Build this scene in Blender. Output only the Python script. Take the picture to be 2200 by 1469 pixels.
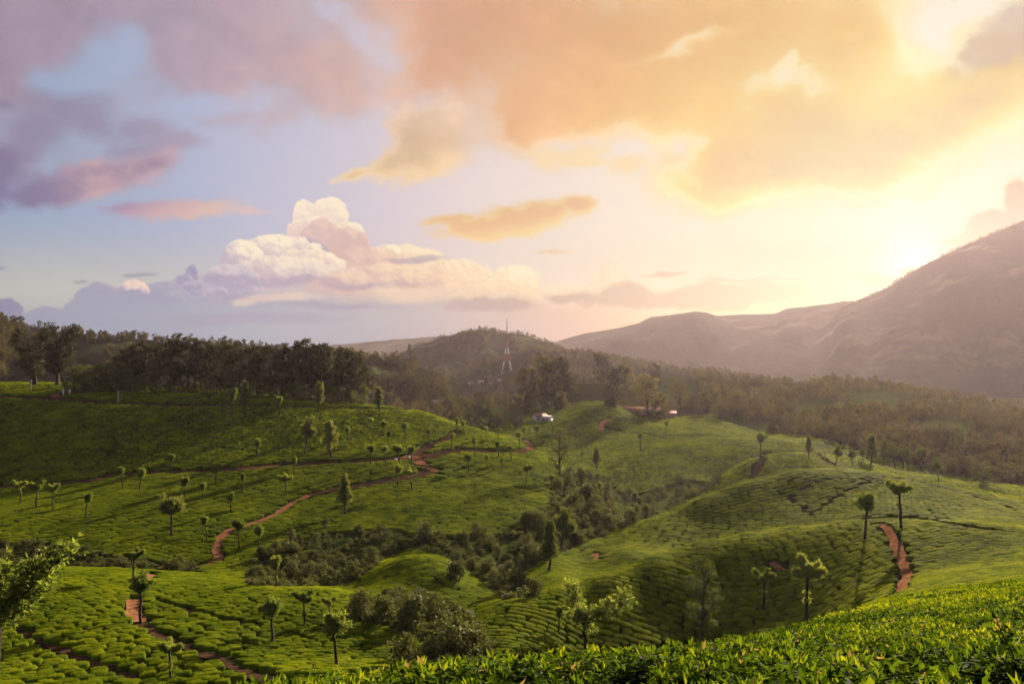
import bpy, math, random
import numpy as np
from mathutils import Vector, Matrix, Euler

for _o in list(bpy.data.objects):
    bpy.data.objects.remove(_o)
SC = bpy.context.scene
COL = SC.collection
RNG = np.random.default_rng(7)
random.seed(7)

# ------------------------------------------------------------------ camera, light, exposure
FPX, CX, HR = 1727.0, 1100.0, 734.5          # focal length, centre and horizon of the 2200 px photograph
cam_d = bpy.data.cameras.new('camera')
cam_d.sensor_width = 36.0
cam_d.lens = 36.0 * FPX / 2200.0
cam_d.clip_start = 0.05
cam_d.clip_end = 30000.0
cam = bpy.data.objects.new('camera', cam_d)
COL.objects.link(cam)
cam.location = (0, 0, 0)
cam.rotation_euler = (math.radians(90), 0, 0)
SC.camera = cam

EXPOSURE = 1.9
HAZE_DENS = 0.000031
SUN_AZ, SUN_EL = 26.7, 13.0                    # degrees right of the view, above the horizon
sun_d = bpy.data.lights.new('sun', 'SUN')
sun_d.energy = 5.0
sun_d.angle = math.radians(0.6)
sun_d.color = (1.0, 0.79, 0.60)
sun = bpy.data.objects.new('sun', sun_d)
COL.objects.link(sun)
_sd = Vector((math.sin(math.radians(SUN_AZ)) * math.cos(math.radians(SUN_EL)),
              math.cos(math.radians(SUN_AZ)) * math.cos(math.radians(SUN_EL)),
              math.sin(math.radians(SUN_EL))))
sun.rotation_euler = _sd.to_track_quat('Z', 'Y').to_euler()
sun.location = (0, 0, 60)

SC.view_settings.view_transform = 'Standard'
SC.view_settings.look = 'None'
SC.view_settings.exposure = EXPOSURE
SC.view_settings.gamma = 1.0
SC.view_settings.use_curve_mapping = False
SC.render.engine = 'CYCLES'
CY = SC.cycles
CY.max_bounces = 6
CY.diffuse_bounces = 2
CY.glossy_bounces = 1
CY.transmission_bounces = 3
CY.transparent_max_bounces = 8
CY.volume_bounces = 0
CY.use_denoising = True
CY.caustics_reflective = False
CY.caustics_refractive = False
CY.sample_clamp_indirect = 4.0


def lin(r, g, b):
    f = lambda c: (c / 255 / 12.92) if c / 255 <= 0.04045 else ((c / 255 + 0.055) / 1.055) ** 2.4
    return (f(r), f(g), f(b), 1.0)


class G:
    """small helper to write shader graphs"""
    def __init__(s, nt):
        s.nt = nt

    def node(s, t, **kw):
        n = s.nt.nodes.new(t)
        for k, v in kw.items():
            setattr(n, k, v)
        return n

    def put(s, sock, v):
        if isinstance(v, bpy.types.NodeSocket):
            s.nt.links.new(v, sock)
        elif v is not None:
            sock.default_value = v

    def m(s, op, a, b=None, c=None, clamp=False):
        n = s.node('ShaderNodeMath', operation=op, use_clamp=clamp)
        s.put(n.inputs[0], a); s.put(n.inputs[1], b)
        if c is not None: s.put(n.inputs[2], c)
        return n.outputs[0]

    def v(s, op, a, b=None):
        n = s.node('ShaderNodeVectorMath', operation=op)
        s.put(n.inputs[0], a)
        if b is not None: s.put(n.inputs[1], b)
        return n.outputs['Value'] if op in ('LENGTH', 'DOT_PRODUCT', 'DISTANCE') else n.outputs[0]

    def mapping(s, vec, loc=(0, 0, 0), rot=(0, 0, 0), scale=(1, 1, 1), kind='POINT'):
        n = s.node('ShaderNodeMapping', vector_type=kind)
        s.put(n.inputs['Vector'], vec)
        n.inputs['Location'].default_value = loc
        n.inputs['Rotation'].default_value = rot
        n.inputs['Scale'].default_value = scale
        return n.outputs[0]

    def noise(s, vec, scale, detail=4, rough=0.5, lac=2.0, dist=0.0, color=False):
        n = s.node('ShaderNodeTexNoise')
        if vec is not None: s.put(n.inputs['Vector'], vec)
        s.put(n.inputs['Scale'], scale)
        n.inputs['Detail'].default_value = detail
        n.inputs['Roughness'].default_value = rough
        n.inputs['Lacunarity'].default_value = lac
        n.inputs['Distortion'].default_value = dist
        return n.outputs['Color' if color else 'Fac']

    def voro(s, vec, scale, detail=0, rough=0.5, feature='F1', smooth=None, out='Distance'):
        n = s.node('ShaderNodeTexVoronoi', feature=feature)
        if vec is not None: s.put(n.inputs['Vector'], vec)
        s.put(n.inputs['Scale'], scale)
        n.inputs['Detail'].default_value = detail
        n.inputs['Roughness'].default_value = rough
        if smooth is not None: n.inputs['Smoothness'].default_value = smooth
        return n.outputs[out]

    def rng(s, x, a, b, c=0.0, d=1.0, smooth=True):
        n = s.node('ShaderNodeMapRange', interpolation_type='SMOOTHSTEP' if smooth else 'LINEAR')
        s.put(n.inputs['Value'], x); s.put(n.inputs['From Min'], a); s.put(n.inputs['From Max'], b)
        s.put(n.inputs['To Min'], c); s.put(n.inputs['To Max'], d)
        return n.outputs[0]

    def ramp(s, x, stops, interp='LINEAR'):
        n = s.node('ShaderNodeValToRGB')
        s.put(n.inputs[0], x)
        cr = n.color_ramp
        cr.interpolation = interp
        while len(cr.elements) < len(stops): cr.elements.new(0.5)
        for e, (p, c) in zip(cr.elements, stops):
            e.position = p
            e.color = c if len(c) == 4 else (*c, 1)
        return n.outputs[0]

    def mix(s, f, a, b, blend='MIX'):
        n = s.node('ShaderNodeMix', data_type='RGBA', blend_type=blend)
        s.put(n.inputs[0], f); s.put(n.inputs[6], a); s.put(n.inputs[7], b)
        return n.outputs[2]


# ------------------------------------------------------------------ sky: clouds worked out on a grid of directions (azimuth, elevation)
SKY_AZ, SKY_E0, SKY_E1, SKY_STEP = 70.0, -5.0, 50.0, 0.05


def _tile_fbm(n, base, octs, gain, seed):
    r = np.random.default_rng(seed)
    out = np.zeros((n, n), np.float32)
    amp, tot = 1.0, 0.0
    x = np.arange(n, dtype=np.float32) / n
    for o in range(octs):
        k = base * 2 ** o
        if k > n // 2: break
        grid = r.standard_normal((k, k)).astype(np.float32)
        f = x * k
        i = np.floor(f).astype(int); t = f - i
        B = np.zeros((n, k), np.float32)
        w = [(-0.5 * t + t * t - 0.5 * t ** 3), (1 - 2.5 * t * t + 1.5 * t ** 3), (0.5 * t + 2 * t * t - 1.5 * t ** 3), (-0.5 * t * t + 0.5 * t ** 3)]
        for j in range(4):
            np.add.at(B, (np.arange(n), (i + j - 1) % k), w[j])
        out += amp * (B @ grid @ B.T)
        tot += amp * amp
        amp *= gain
    return out / math.sqrt(tot) * 0.5            # about +-1


def _tile_billow(n, base, octs, gain, seed):
    r = np.random.default_rng(seed)
    yy, xx = np.meshgrid(np.arange(n, dtype=np.float32) / n, np.arange(n, dtype=np.float32) / n, indexing='ij')
    out = np.zeros((n, n), np.float32); amp = 1.0; tot = 0.0
    for o in range(octs):
        k = base * 2 ** o
        jx = r.random((k, k)).astype(np.float32); jy = r.random((k, k)).astype(np.float32)
        fx, fy = xx * k, yy * k
        ix, iy = np.floor(fx).astype(int), np.floor(fy).astype(int)
        best = np.full((n, n), 9.0, np.float32)
        for a in (-1, 0, 1):
            for b in (-1, 0, 1):
                cx, cy = (ix + a) % k, (iy + b) % k
                d = (ix + a + jx[cy, cx] - fx) ** 2 + (iy + b + jy[cy, cx] - fy) ** 2
                np.minimum(best, d, out=best)
        out += amp * (0.55 - np.sqrt(best)); tot += amp; amp *= gain
    return out / tot * 2.0


def _samp(tex, u, v):
    n = tex.shape[0]
    u = (u % 1.0) * n; v = (v % 1.0) * n
    i = u.astype(np.int32); j = v.astype(np.int32)
    fu = (u - i).astype(np.float32); fv = (v - j).astype(np.float32)
    i %= n; j %= n
    i1 = (i + 1) % n; j1 = (j + 1) % n
    a = tex[j, i] * (1 - fu) + tex[j, i1] * fu
    b = tex[j1, i] * (1 - fu) + tex[j1, i1] * fu
    return a * (1 - fv) + b * fv


def _ss(x, a, b):
    t = np.clip((x - a) / (b - a), 0, 1)
    return t * t * (3 - 2 * t)


def _grad(x, stops):
    xs = [s[0] for s in stops]
    c = np.array([s[1] for s in stops], np.float32) / 255.0
    return np.stack([np.interp(x, xs, c[:, k]).astype(np.float32) for k in range(3)], -1)


def sky_pixels():
    nx, ny = int(2 * SKY_AZ / SKY_STEP), int((SKY_E1 - SKY_E0) / SKY_STEP)
    az1 = np.radians(-SKY_AZ + (np.arange(nx) + 0.5) * SKY_STEP).astype(np.float32)
    el1 = np.radians(SKY_E0 + (np.arange(ny) + 0.5) * SKY_STEP).astype(np.float32)
    AZ, EL = np.meshgrid(az1, el1)
    PX = CX + FPX * np.tan(AZ)                   # where a direction stood in the photograph
    PY = HR - FPX * np.tan(EL) / np.cos(AZ)
    A, E = np.degrees(AZ), np.degrees(EL)
    sx, sy = math.radians(26.5), math.radians(5.0)
    TH = np.degrees(np.arccos(np.clip(np.cos(EL) * np.cos(sy) * np.cos(AZ - sx) + np.sin(EL) * np.sin(sy), -1, 1)))
    fb = _tile_fbm(1024, 4, 7, 0.55, 1)
    fb2 = _tile_fbm(1024, 4, 7, 0.5, 2)
    bl = _tile_billow(1024, 8, 6, 0.53, 3)
    nz = lambda s, ox=0.0, oy=0.0, ay=1.0, t=fb: _samp(t, A / s + ox, E * ay / s + oy)
    n_l = nz(60, .1, .3)                         # big, mid and small swirls, in degrees
    n_m = nz(22, .4, .7, 1.3, fb2)
    n_s = nz(9, .2, .9, 1.3)
    n_x = nz(3.6, .6, .35, 1.4, fb2)
    n_w = nz(30, .77, .15, 2.2, fb2)
    wx = n_m * 40 + n_s * 14                     # domain shift in photograph px
    wy = nz(22, .9, .2, 1.3) * 28 + nz(9, .6, .4, 1.3, fb2) * 10

    def over(img, al, c):
        al = np.clip(al, 0, 1)[..., None]
        img *= 1 - al
        img += al * c

    def lobes(ls, px, py, k=6.0):
        f = np.zeros_like(px)
        for q in ls:
            cx, cy, rx, ry = q[:4]
            ro = math.radians(q[4]) if len(q) > 4 else 0.0
            dx, dy = px - cx, -(py - cy)
            u = (dx * math.cos(ro) + dy * math.sin(ro)) / rx
            v = (-dx * math.sin(ro) + dy * math.cos(ro)) / ry
            f += np.exp(np.clip(k * (1 - np.sqrt(u * u + v * v)), -20, 20))
        return np.log(f + 1e-9) / k              # >0 inside, smooth union

    # clear sky
    img = _grad(TH, [(0, (262, 257, 238)), (2.5, (257, 251, 230)), (7, (255, 246, 220)), (14, (254, 240, 218)), (20, (250, 231, 214)),
                     (27, (240, 221, 212)), (34, (224, 208, 212)), (41, (203, 196, 210)), (48, (180, 183, 206)), (56, (160, 172, 196)), (66, (148, 162, 190)), (110, (120, 140, 180))])
    low = _ss(E, 8.5, 3.0) * _ss(TH, 30, 48)
    over(img, low * 0.75, np.array([206, 199, 188], np.float32) / 255)

    # pink veil, upper left
    vf = lobes([(130, 30, 300, 90), (430, 50, 280, 90), (560, 140, 180, 80), (690, 190, 110, 60), (20, 170, 90, 100), (330, 140, 120, 60), (720, 10, 200, 60), (-300, 80, 400, 200), (200, -200, 900, 180)], PX + 1.6 * wx, PY + 1.6 * wy, 3)
    vf = vf + n_m * 0.42 + n_s * 0.2 - 0.9 * _ss(lobes([(225, 110, 70, 60), (130, 175, 70, 40), (760, 60, 90, 30, -35), (700, 20, 60, 25), (480, 215, 120, 30)], PX + wx, PY + wy, 3), -0.6, 0.6)
    vcol = _grad(TH, [(20, (245, 205, 165)), (33, (226, 184, 164)), (40, (208, 174, 166)), (47, (186, 158, 166)), (54, (170, 146, 160)), (62, (164, 138, 152)), (90, (152, 130, 150))])
    over(img, _ss(vf, -0.7, 0.55) * 0.86, vcol * (1 + 0.07 * n_s[..., None]))

    # broad orange layer, top centre to right
    hl = [(1050, 40, 330, 120), (1300, 90, 400, 150), (1260, 210, 260, 70), (1560, 60, 330, 130), (1740, 265, 230, 105), (1900, 310, 260, 70, 10), (1620, 340, 130, 60),
          (2060, 235, 190, 75, 20), (2170, 130, 150, 65, 30), (960, 120, 120, 80), (1800, 90, 130, 110), (1120, 270, 70, 48), (1500, -150, 1000, 120), (1400, 320, -1, 1)][:-1]
    hf = lobes(hl, PX + 1.3 * wx, PY + 1.3 * wy, 3.2) + n_m * 0.4 + n_s * 0.24 + n_w * .2
    hole = lobes([(860, 60, 40, 60), (1480, 95, 110, 14, 18), (1660, 150, 14, 26, -30), (1990, 70, 50, 70), (1330, 330, 110, 22)], PX + wx, PY + wy, 3)
    hf -= 0.55 * _ss(hole, -0.9, 0.9)
    hf -= 0.5 * _ss(lobes([(800, 110, 40, 150, 20)], PX + wx, PY + wy, 3), -1, .6)
    hcol = _grad(TH, [(0, (255, 240, 190)), (9, (255, 229, 160)), (14, (255, 219, 146)), (19, (254, 212, 144)), (24, (250, 203, 145)), (29, (242, 193, 147)), (36, (230, 182, 152)), (44, (208, 168, 160)), (54, (176, 146, 158)), (70, (155, 130, 150))])
    th_ = _ss(hf, 0.0, 0.85)
    hcol = hcol * (1 - np.array([0.05, 0.095, 0.12], np.float32) * th_[..., None])
    hcol = hcol * (1 + (0.07 * n_m + 0.035 * n_s + .03 * n_w)[..., None] * np.array([0.8, 1, 1.2], np.float32))
    rim = _ss(hf, -0.3, 0.02) * _ss(hf, 0.36, 0.04) * _ss(TH, 36, 15)
    hcol = hcol + rim[..., None] * np.array([0.03, 0.06, 0.09], np.float32)
    hf += n_x * .04
    over(img, _ss(hf, -0.75, 0.5) * 0.95, hcol)
    # grey lilac back of the cloud at the far right
    over(img, _ss(lobes([(2130, 110, 110, 45, 33), (2230, 60, 100, 60)], PX + wx, PY + wy, 3) + n_s * 0.25, -0.2, 0.5) * 0.7, np.array([208, 180, 168], np.float32) / 255)

    # cumulus bank: one head after the other, far to near, each lit on the side of the sun
    cream = np.array([255, 243, 216], np.float32) / 255
    def head(cx, cy, rx, ry, lit, shade, soft=0.05, bump=0.30, bot=0.5, L=(0.45, 0.9), sd=0.0, amt=1.0, tone=0.0):
        x0, x1 = np.searchsorted(az1, math.atan((cx - 2.4 * rx - CX) / FPX)), np.searchsorted(az1, math.atan((cx + 2.4 * rx - CX) / FPX))
        rows = np.degrees(np.arctan((HR - np.array([cy + 2.6 * ry, cy - 2.6 * ry])) / FPX))
        y0, y1 = [int(np.clip((r - SKY_E0) / SKY_STEP, 0, ny)) for r in rows]
        if x1 <= x0 or y1 <= y0: return
        s = np.s_[y0:y1, x0:x1]
        px, py, a, e = PX[s], PY[s], A[s], E[s]
        sc = 4.2 * (min(rx, ry) / 50.0) ** 0.35
        b = _samp(bl, a / sc / 4 + sd, e / sc / 4 + sd * 1.7)
        b2 = _samp(bl, (a + 0.10) / sc / 4 + sd, (e + 0.16) / sc / 4 + sd * 1.7)
        f2 = _samp(fb, a / 5 + sd, e / 5)
        u, v = (px - cx) / rx, -(py - cy) / ry
        d = np.sqrt(u * u + v * v)
        f = 1 - d + bump * (b * 0.9 + f2 * 0.25)
        al = _ss(f, 0.0, soft) * _ss(v, -1.0 - bot, -0.25) * amt
        t = (u * L[0] + v * L[1]) * 0.62 + (b - b2) * 1.25 + b * 0.5 + f2 * 0.12 + 0.05 + tone
        t = np.maximum(t, _ss(f, 0.13, 0.02) * _ss(u * L[0] + v * L[1], 0.0, 0.6) * 0.9)
        t = _ss(t, -0.1, 1.0)[..., None]
        c = np.array(shade, np.float32) / 255 * (1 - t) + np.array(lit, np.float32) / 255 * t
        sub = img[s]
        over(sub, al, c)
        img[s] = sub
    CR, LV = (254, 236, 208), (176, 165, 188)
    head(1310, 600, 50, 48, (255, 240, 215), (250, 224, 200), soft=.35, sd=.4, amt=.8)
    head(1110, 620, 60, 55, (255, 242, 212), (250, 222, 194), soft=.3, sd=.5)
    head(1210, 655, 110, 50, (252, 232, 206), (243, 212, 194), soft=.4, sd=.55, amt=.8)
    head(985, 595, 75, 40, (255, 240, 210), (246, 214, 188), soft=.16, sd=.52)
    head(1040, 640, 120, 50, (252, 230, 200), (243, 210, 188), soft=.3, sd=.57)
    head(655, 466, 26, 36, CR, (238, 212, 198), sd=.1, L=(-.1, .9), tone=.25)
    head(712, 466, 40, 40, CR, (240, 216, 200), sd=.2, tone=.25)
    head(670, 500, 50, 34, CR, (232, 206, 198), sd=.24, tone=.1)
    head(745, 512, 38, 34, CR, (236, 208, 192), sd=.25)
    head(870, 572, 90, 42, (252, 232, 200), (238, 202, 184), sd=.3, soft=.08)
    head(830, 552, 42, 26, (255, 240, 210), (238, 204, 184), sd=.33)
    head(692, 520, 48, 44, (240, 208, 190), (222, 190, 186), sd=.35, tone=-.15, L=(.6, .5))
    head(748, 555, 58, 62, (243, 208, 188), (220, 186, 182), sd=.36, tone=-.1, L=(.6, .5))
    head(640, 535, 60, 24, (205, 184, 192), (180, 165, 186), sd=.38, tone=-.2)
    head(590, 545, 92, 38, CR, (214, 192, 196), sd=.4)
    head(520, 562, 46, 46, CR, (196, 180, 194), sd=.45)
    head(665, 575, 70, 40, CR, (222, 196, 194), sd=.47)
    head(600, 600, 110, 48, (248, 228, 208), (206, 186, 194), sd=.48, tone=-.1)
    head(500, 622, 62, 52, (224, 206, 206), (180, 170, 192), sd=.5, tone=-.15)
    head(820, 620, 150, 52, (250, 222, 192), (222, 188, 184), sd=.53, soft=.14)
    head(412, 590, 12, 19, (190, 178, 196), (158, 152, 182), sd=.62, bump=.4, tone=-.3)
    head(395, 612, 22, 26, (214, 196, 204), (164, 157, 184), sd=.6, tone=-.2)
    head(425, 640, 60, 34, (208, 190, 200), (168, 160, 187), sd=.64, tone=-.2)
    head(350, 648, 62, 42, (196, 180, 198), (166, 166, 186), sd=.66, tone=-.3)
    head(286, 628, 32, 26, (244, 214, 202), (178, 166, 188), sd=.7)
    head(215, 662, 76, 50, (180, 168, 192), (164, 164, 184), sd=.72, tone=-.3)
    head(300, 690, 110, 60, (170, 160, 188), (164, 164, 185), sd=.74, tone=-.4)
    head(455, 668, 70, 34, (196, 184, 198), (166, 164, 186), sd=.81, tone=-.2)
    head(560, 672, 90, 34, (214, 196, 200), (172, 168, 190), sd=.83, tone=-.15)
    head(690, 668, 80, 30, (238, 210, 200), (190, 176, 190), sd=.85, tone=-.1)
    head(110, 688, 66, 26, (174, 164, 190), (164, 164, 184), sd=.76, tone=-.3)
    head(10, 668, 42, 24, (160, 152, 178), (146, 142, 172), sd=.78, tone=-.3)
    head(-120, 680, 110, 50, (170, 160, 188), (150, 146, 176), sd=.79, tone=-.3)
    # bank's body: sheets that dissolve towards the horizon
    body = _grad(TH, [(8, (255, 236, 205)), (16, (246, 216, 190)), (23, (230, 198, 190)), (31, (204, 190, 194)), (40, (182, 180, 193)), (50, (165, 168, 187)), (62, (158, 159, 182)), (90, (145, 147, 172))])
    f = lobes([(620, 700, 420, 62), (300, 715, 330, 50), (860, 690, 300, 50), (1120, 700, 300, 46)], PX + wx * .6, PY + wy * .6, 3)
    over(img, _ss(f + n_s * .16, -.3, .5) * .85 * _ss(TH, 10, 20), body * (1 + .03 * n_w[..., None]))
    str_ = lobes([(620, 603, 130, 11, 2), (760, 612, 120, 9), (540, 640, 90, 10), (700, 655, 160, 9), (900, 560, 60, 6), (470, 600, 60, 8), (560, 690, 200, 12)], PX + wx * .5, PY + wy * .5, 3)
    over(img, _ss(str_ + n_w * .5, -.3, .7) * .55, np.array([172, 156, 182], np.float32) / 255)
    wm = lobes([(600, 640, 70, 14), (530, 650, 30, 10), (880, 630, 120, 22), (1000, 650, 60, 14)], PX + wx * .6, PY + wy * .6, 3)
    over(img, _ss(wm + n_s * .35, -.2, .7) * .6, np.array([250, 220, 194], np.float32) / 255)

    # mauve bands under the sun
    f = lobes([(1470, 640, 200, 17), (1330, 632, 60, 22), (1600, 622, 110, 14), (1010, 655, 75, 15), (1090, 660, 40, 14), (1210, 640, 40, 8)], PX + wx * .8, PY + wy * .7, 3)
    bcol = _grad(TH, [(4, (244, 206, 162)), (10, (232, 194, 164)), (16, (214, 180, 168)), (24, (200, 174, 176)), (40, (176, 164, 186))])
    over(img, _ss(f + n_s * .25 + n_w * .2 + n_x * .2, -.35, .7) * .8, bcol)
    f = lobes([(1620, 601, 130, 4, 1), (1430, 586, 60, 5, 3), (1340, 614, 40, 5), (1190, 547, 45, 5)], PX, PY + wy * .5, 3)
    over(img, _ss(f + n_s * .25, -.1, .6) * .75, np.array([246, 204, 158], np.float32) / 255)
    f = lobes([(1880, 600, 45, 12), (1950, 583, 22, 8)], PX + wx * .6, PY + wy * .6, 3)
    over(img, _ss(f + n_s * .3, -.2, .6) * .6, np.array([246, 212, 170], np.float32) / 255)

    # separate orange clouds
    ls = [(925, 250, 46, 42), (900, 285, 55, 46), (895, 325, 70, 46, 35), (845, 350, 70, 22, 22), (775, 380, 50, 10, 16), (965, 300, 66, 60), (930, 345, 60, 30)]
    f = lobes(ls, PX + wx * .7, PY + wy * .7, 3.5) + n_s * .36 + n_x * .2
    c = _grad(PY, [(200, (250, 226, 196)), (240, (240, 206, 176)), (300, (234, 196, 160)), (370, (250, 214, 166))])
    c = c * (1 - .08 * _ss(f, .2, .8) * _ss(PX, 960, 880))[..., None]
    over(img, _ss(f, -.34, .5) * .95 * _ss(PX, 1080, 950), c * (1 + .05 * n_s[..., None]))
    f = lobes([(1090, 478, 110, 26, 12), (1035, 494, 60, 20), (975, 474, 55, 11, 5), (1180, 450, 80, 22, 8), (1235, 438, 40, 15), (1130, 468, 60, 26, 10)], PX + wx * .5, PY + wy * .3, 3.5) + n_s * .26 + n_x * .26
    c = _grad(PY - 0.2 * (1100 - PX), [(430, (236, 194, 146)), (470, (247, 197, 128)), (500, (254, 216, 148))])
    over(img, _ss(f, -.4, .6) * .95, c * (1 - .03 * _ss(f, .1, .7))[..., None])
    f = lobes([(1185, 345, 38, 26), (1270, 330, 45, 20, 20), (1245, 352, 80, 14), (1345, 355, 48, 20), (1442, 350, 24, 14)], PX + wx * .6, PY + wy * .5, 3.5) + n_s * .33 + n_x * .22
    over(img, _ss(f, -.4, .7) * .8, np.array([253, 220, 170], np.float32) / 255)
    f = lobes([(2120, 480, 42, 24, 30), (2080, 505, 40, 12, 25), (2040, 520, 34, 6), (2200, 420, 34, 34), (2160, 490, 50, 24, 30)], PX + wx * .5, PY + wy * .3, 3.5) + n_s * .3 + n_x * .25
    c = _grad(PY - .5 * (2150 - PX), [(400, (240, 176, 96)), (470, (218, 158, 100)), (520, (240, 200, 150))])
    over(img, _ss(f, -.35, .45) * .97, c)

    # dusky lilac clouds at left, pink below
    f = lobes([(150, 235, 75, 34), (90, 275, 60, 48), (200, 262, 50, 22, -15), (60, 325, 40, 26), (320, 280, 62, 28), (370, 305, 70, 20), (290, 320, 50, 16), (0, 230, 20, 14)], PX + wx * .8, PY + wy * .6, 3.0) + n_s * .3 + n_x * .2
    over(img, _ss(f, -.6, .7) * .85, _grad(PX, [(0, (146, 132, 156)), (250, (154, 142, 164)), (430, (178, 158, 174))]))
    f = lobes([(185, 402, 120, 30, 5), (235, 368, 80, 34, 10), (130, 415, 80, 20), (320, 350, 60, 24, 12), (10, 390, 50, 38), (25, 350, 34, 24), (-120, 400, 120, 60)], PX + wx * .7, PY + wy * .45, 3.0) + n_s * .26 + n_x * .22
    pk = np.clip(_ss(PX, 60, 210) * (.35 + .5 * _ss(n_s + n_x * .6, -.5, .9) + .3 * _ss(f, .8, .1)), 0, 1)
    c = np.array([138, 122, 152], np.float32) / 255 * (1 - pk[..., None]) + np.array([206, 166, 168], np.float32) / 255 * pk[..., None]
    over(img, _ss(f, -.5, .55) * .94, c)
    f = lobes([(365, 450, 85, 20, 2), (430, 445, 80, 18, 3), (530, 452, 50, 8), (290, 451, 45, 9)], PX + wx * .6, PY + wy * .25, 3.2) + n_s * .2 + n_x * .26
    c = _grad(PX + (PY - 450) * 2, [(250, (176, 146, 168)), (350, (212, 170, 170)), (450, (226, 188, 172)), (560, (222, 190, 190))])
    over(img, _ss(f, -.45, .6) * .9, c)
    f = lobes([(173, 605, 16, 4), (300, 592, 40, 4), (0, 575, 14, 4), (20, 640, 10, 3), (-50, 600, 10, 3)], PX, PY + wy * .3, 4)
    over(img, _ss(f, -.3, .4) * .6, np.array([150, 146, 168], np.float32) / 255)

    # mist on the horizon and the glow round the sun
    mist = _ss(E, 3.4, -0.5) * .8
    over(img, mist, _grad(TH, [(0, (255, 240, 214)), (12, (248, 222, 198)), (20, (232, 206, 200)), (28, (206, 190, 202)), (38, (184, 184, 197)), (52, (166, 170, 189)), (90, (152, 152, 180))]))
    glow = np.exp(-(TH / 10.0) ** 1.5)
    img += (1 - np.clip(img, 0, 1)) * (0.3 * glow[..., None]) * np.array([1, .97, .86], np.float32)
    img += np.exp(-(TH / 1.7) ** 2)[..., None] * np.array([.1, .095, .085], np.float32)
    img = np.maximum(img, 0.0)
    lin_ = np.where(img <= 0.04045, img / 12.92, ((img + 0.055) / 1.055) ** 2.4).astype(np.float32)
    # the sky is looked at through the evening haze, which has a light of its own: leave that much out of the sky behind it
    dist = np.minimum(385.0 / np.sin(np.maximum(EL, 1e-3)), 3520.0 / np.cos(EL) / np.maximum(np.cos(AZ), .3))
    T = np.exp(-HAZE_DENS * dist)[..., None]
    se, sa = math.radians(SUN_EL), math.radians(SUN_AZ)
    ang = np.degrees(np.arccos(np.clip(np.cos(EL) * np.cos(se) * np.cos(AZ - sa) + np.sin(EL) * np.sin(se), -1, 1)))
    air = np.stack([np.interp(ang, [0, 5, 10, 20, 31, 44, 56, 120], v) for v in ((13.4, 12.6, 10.8, 7.5, 5.0, 3.2, 2.4, 1.8), (9.9, 9.2, 8.0, 5.7, 3.9, 2.48, 1.9, 1.4), (8.0, 7.3, 6.6, 4.95, 3.55, 2.18, 1.72, 1.2))], -1)
    return np.maximum((lin_ - air * (1 - T)) / T, 0.05 * lin_).astype(np.float32)


def build_sky():
    L = sky_pixels()
    ny, nx = L.shape[:2]
    im = bpy.data.images.new('sky_clouds', nx, ny, alpha=False, float_buffer=True)
    im.colorspace_settings.name = 'Non-Color'
    buf = np.ones((ny, nx, 4), np.float32)
    buf[..., :3] = L
    im.pixels.foreach_set(buf.ravel())
    im.update()
    im.pack()
    w = bpy.data.worlds.new('World')
    SC.world = w
    w.use_nodes = True
    nt = w.node_tree
    nt.nodes.clear()
    g = G(nt)
    tc = g.node('ShaderNodeTexCoord')
    d = g.v('NORMALIZE', tc.outputs['Generated'])
    sep = g.node('ShaderNodeSeparateXYZ')
    g.put(sep.inputs[0], d)
    X, Y, Z = sep.outputs
    az = g.m('MULTIPLY', g.m('ARCTAN2', X, Y), 57.29578)
    el = g.m('MULTIPLY', g.m('ARCSINE', Z), 57.29578)
    cmb = g.node('ShaderNodeCombineXYZ')
    g.put(cmb.inputs[0], g.rng(az, -SKY_AZ, SKY_AZ, smooth=False))
    g.put(cmb.inputs[1], g.rng(el, SKY_E0, SKY_E1, smooth=False))
    tex = g.node('ShaderNodeTexImage', image=im, extension='EXTEND', interpolation='Cubic')
    g.put(tex.inputs[0], cmb.outputs[0])
    # beyond the clouds in view the sky goes on plain
    ra, re = math.radians(26.5), math.radians(5.0)
    gdir = (math.sin(ra) * math.cos(re), math.cos(ra) * math.cos(re), math.sin(re))
    th = g.m('MULTIPLY', g.m('ARCCOSINE', g.m('MINIMUM', g.v('DOT_PRODUCT', d, gdir), 0.99999)), 1 / math.pi, clamp=True)
    plain = g.ramp(th, [(0.0, lin(250, 225, 190)), (0.2, lin(238, 200, 170)), (0.32, lin(190, 165, 175)), (0.5, lin(150, 145, 170)), (1.0, lin(120, 128, 165))])
    inside = g.m('MULTIPLY', g.m('MULTIPLY', g.rng(az, -69.0, -50.0), g.rng(az, 69.0, 50.0)), g.m('MULTIPLY', g.rng(el, 49.0, 30.0), g.rng(el, -4.9, -2.0)))
    col = g.mix(inside, plain, tex.outputs[0])
    sky = g.node('ShaderNodeTexSky', sky_type='NISHITA', sun_disc=False)
    sky.sun_elevation = math.radians(SUN_EL)
    sky.sun_rotation = math.radians(SUN_AZ)
    sky.altitude = 1600
    sky.air_density = 1.2
    sky.dust_density = 2.5
    b1 = g.node('ShaderNodeBackground'); g.put(b1.inputs[0], sky.outputs[0]); b1.inputs[1].default_value = 0.06
    b2 = g.node('ShaderNodeBackground'); g.put(b2.inputs[0], col); b2.inputs[1].default_value = 2 ** -EXPOSURE
    mx = g.node('ShaderNodeMixShader'); mx.inputs[0].default_value = 0.94
    nt.links.new(b1.outputs[0], mx.inputs[1]); nt.links.new(b2.outputs[0], mx.inputs[2])
    out = g.node('ShaderNodeOutputWorld')
    nt.links.new(mx.outputs[0], out.inputs[0])
    w.cycles.sampling_method = 'MANUAL'
    w.cycles.sample_map_resolution = 512


build_sky()
# ------------------------------------------------------------------ helpers
def tag(o, label=None, cat=None, group=None, kind=None):
    if label: o['label'] = label
    if cat: o['category'] = cat
    if group: o['group'] = group
    if kind: o['kind'] = kind
    return o


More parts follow.
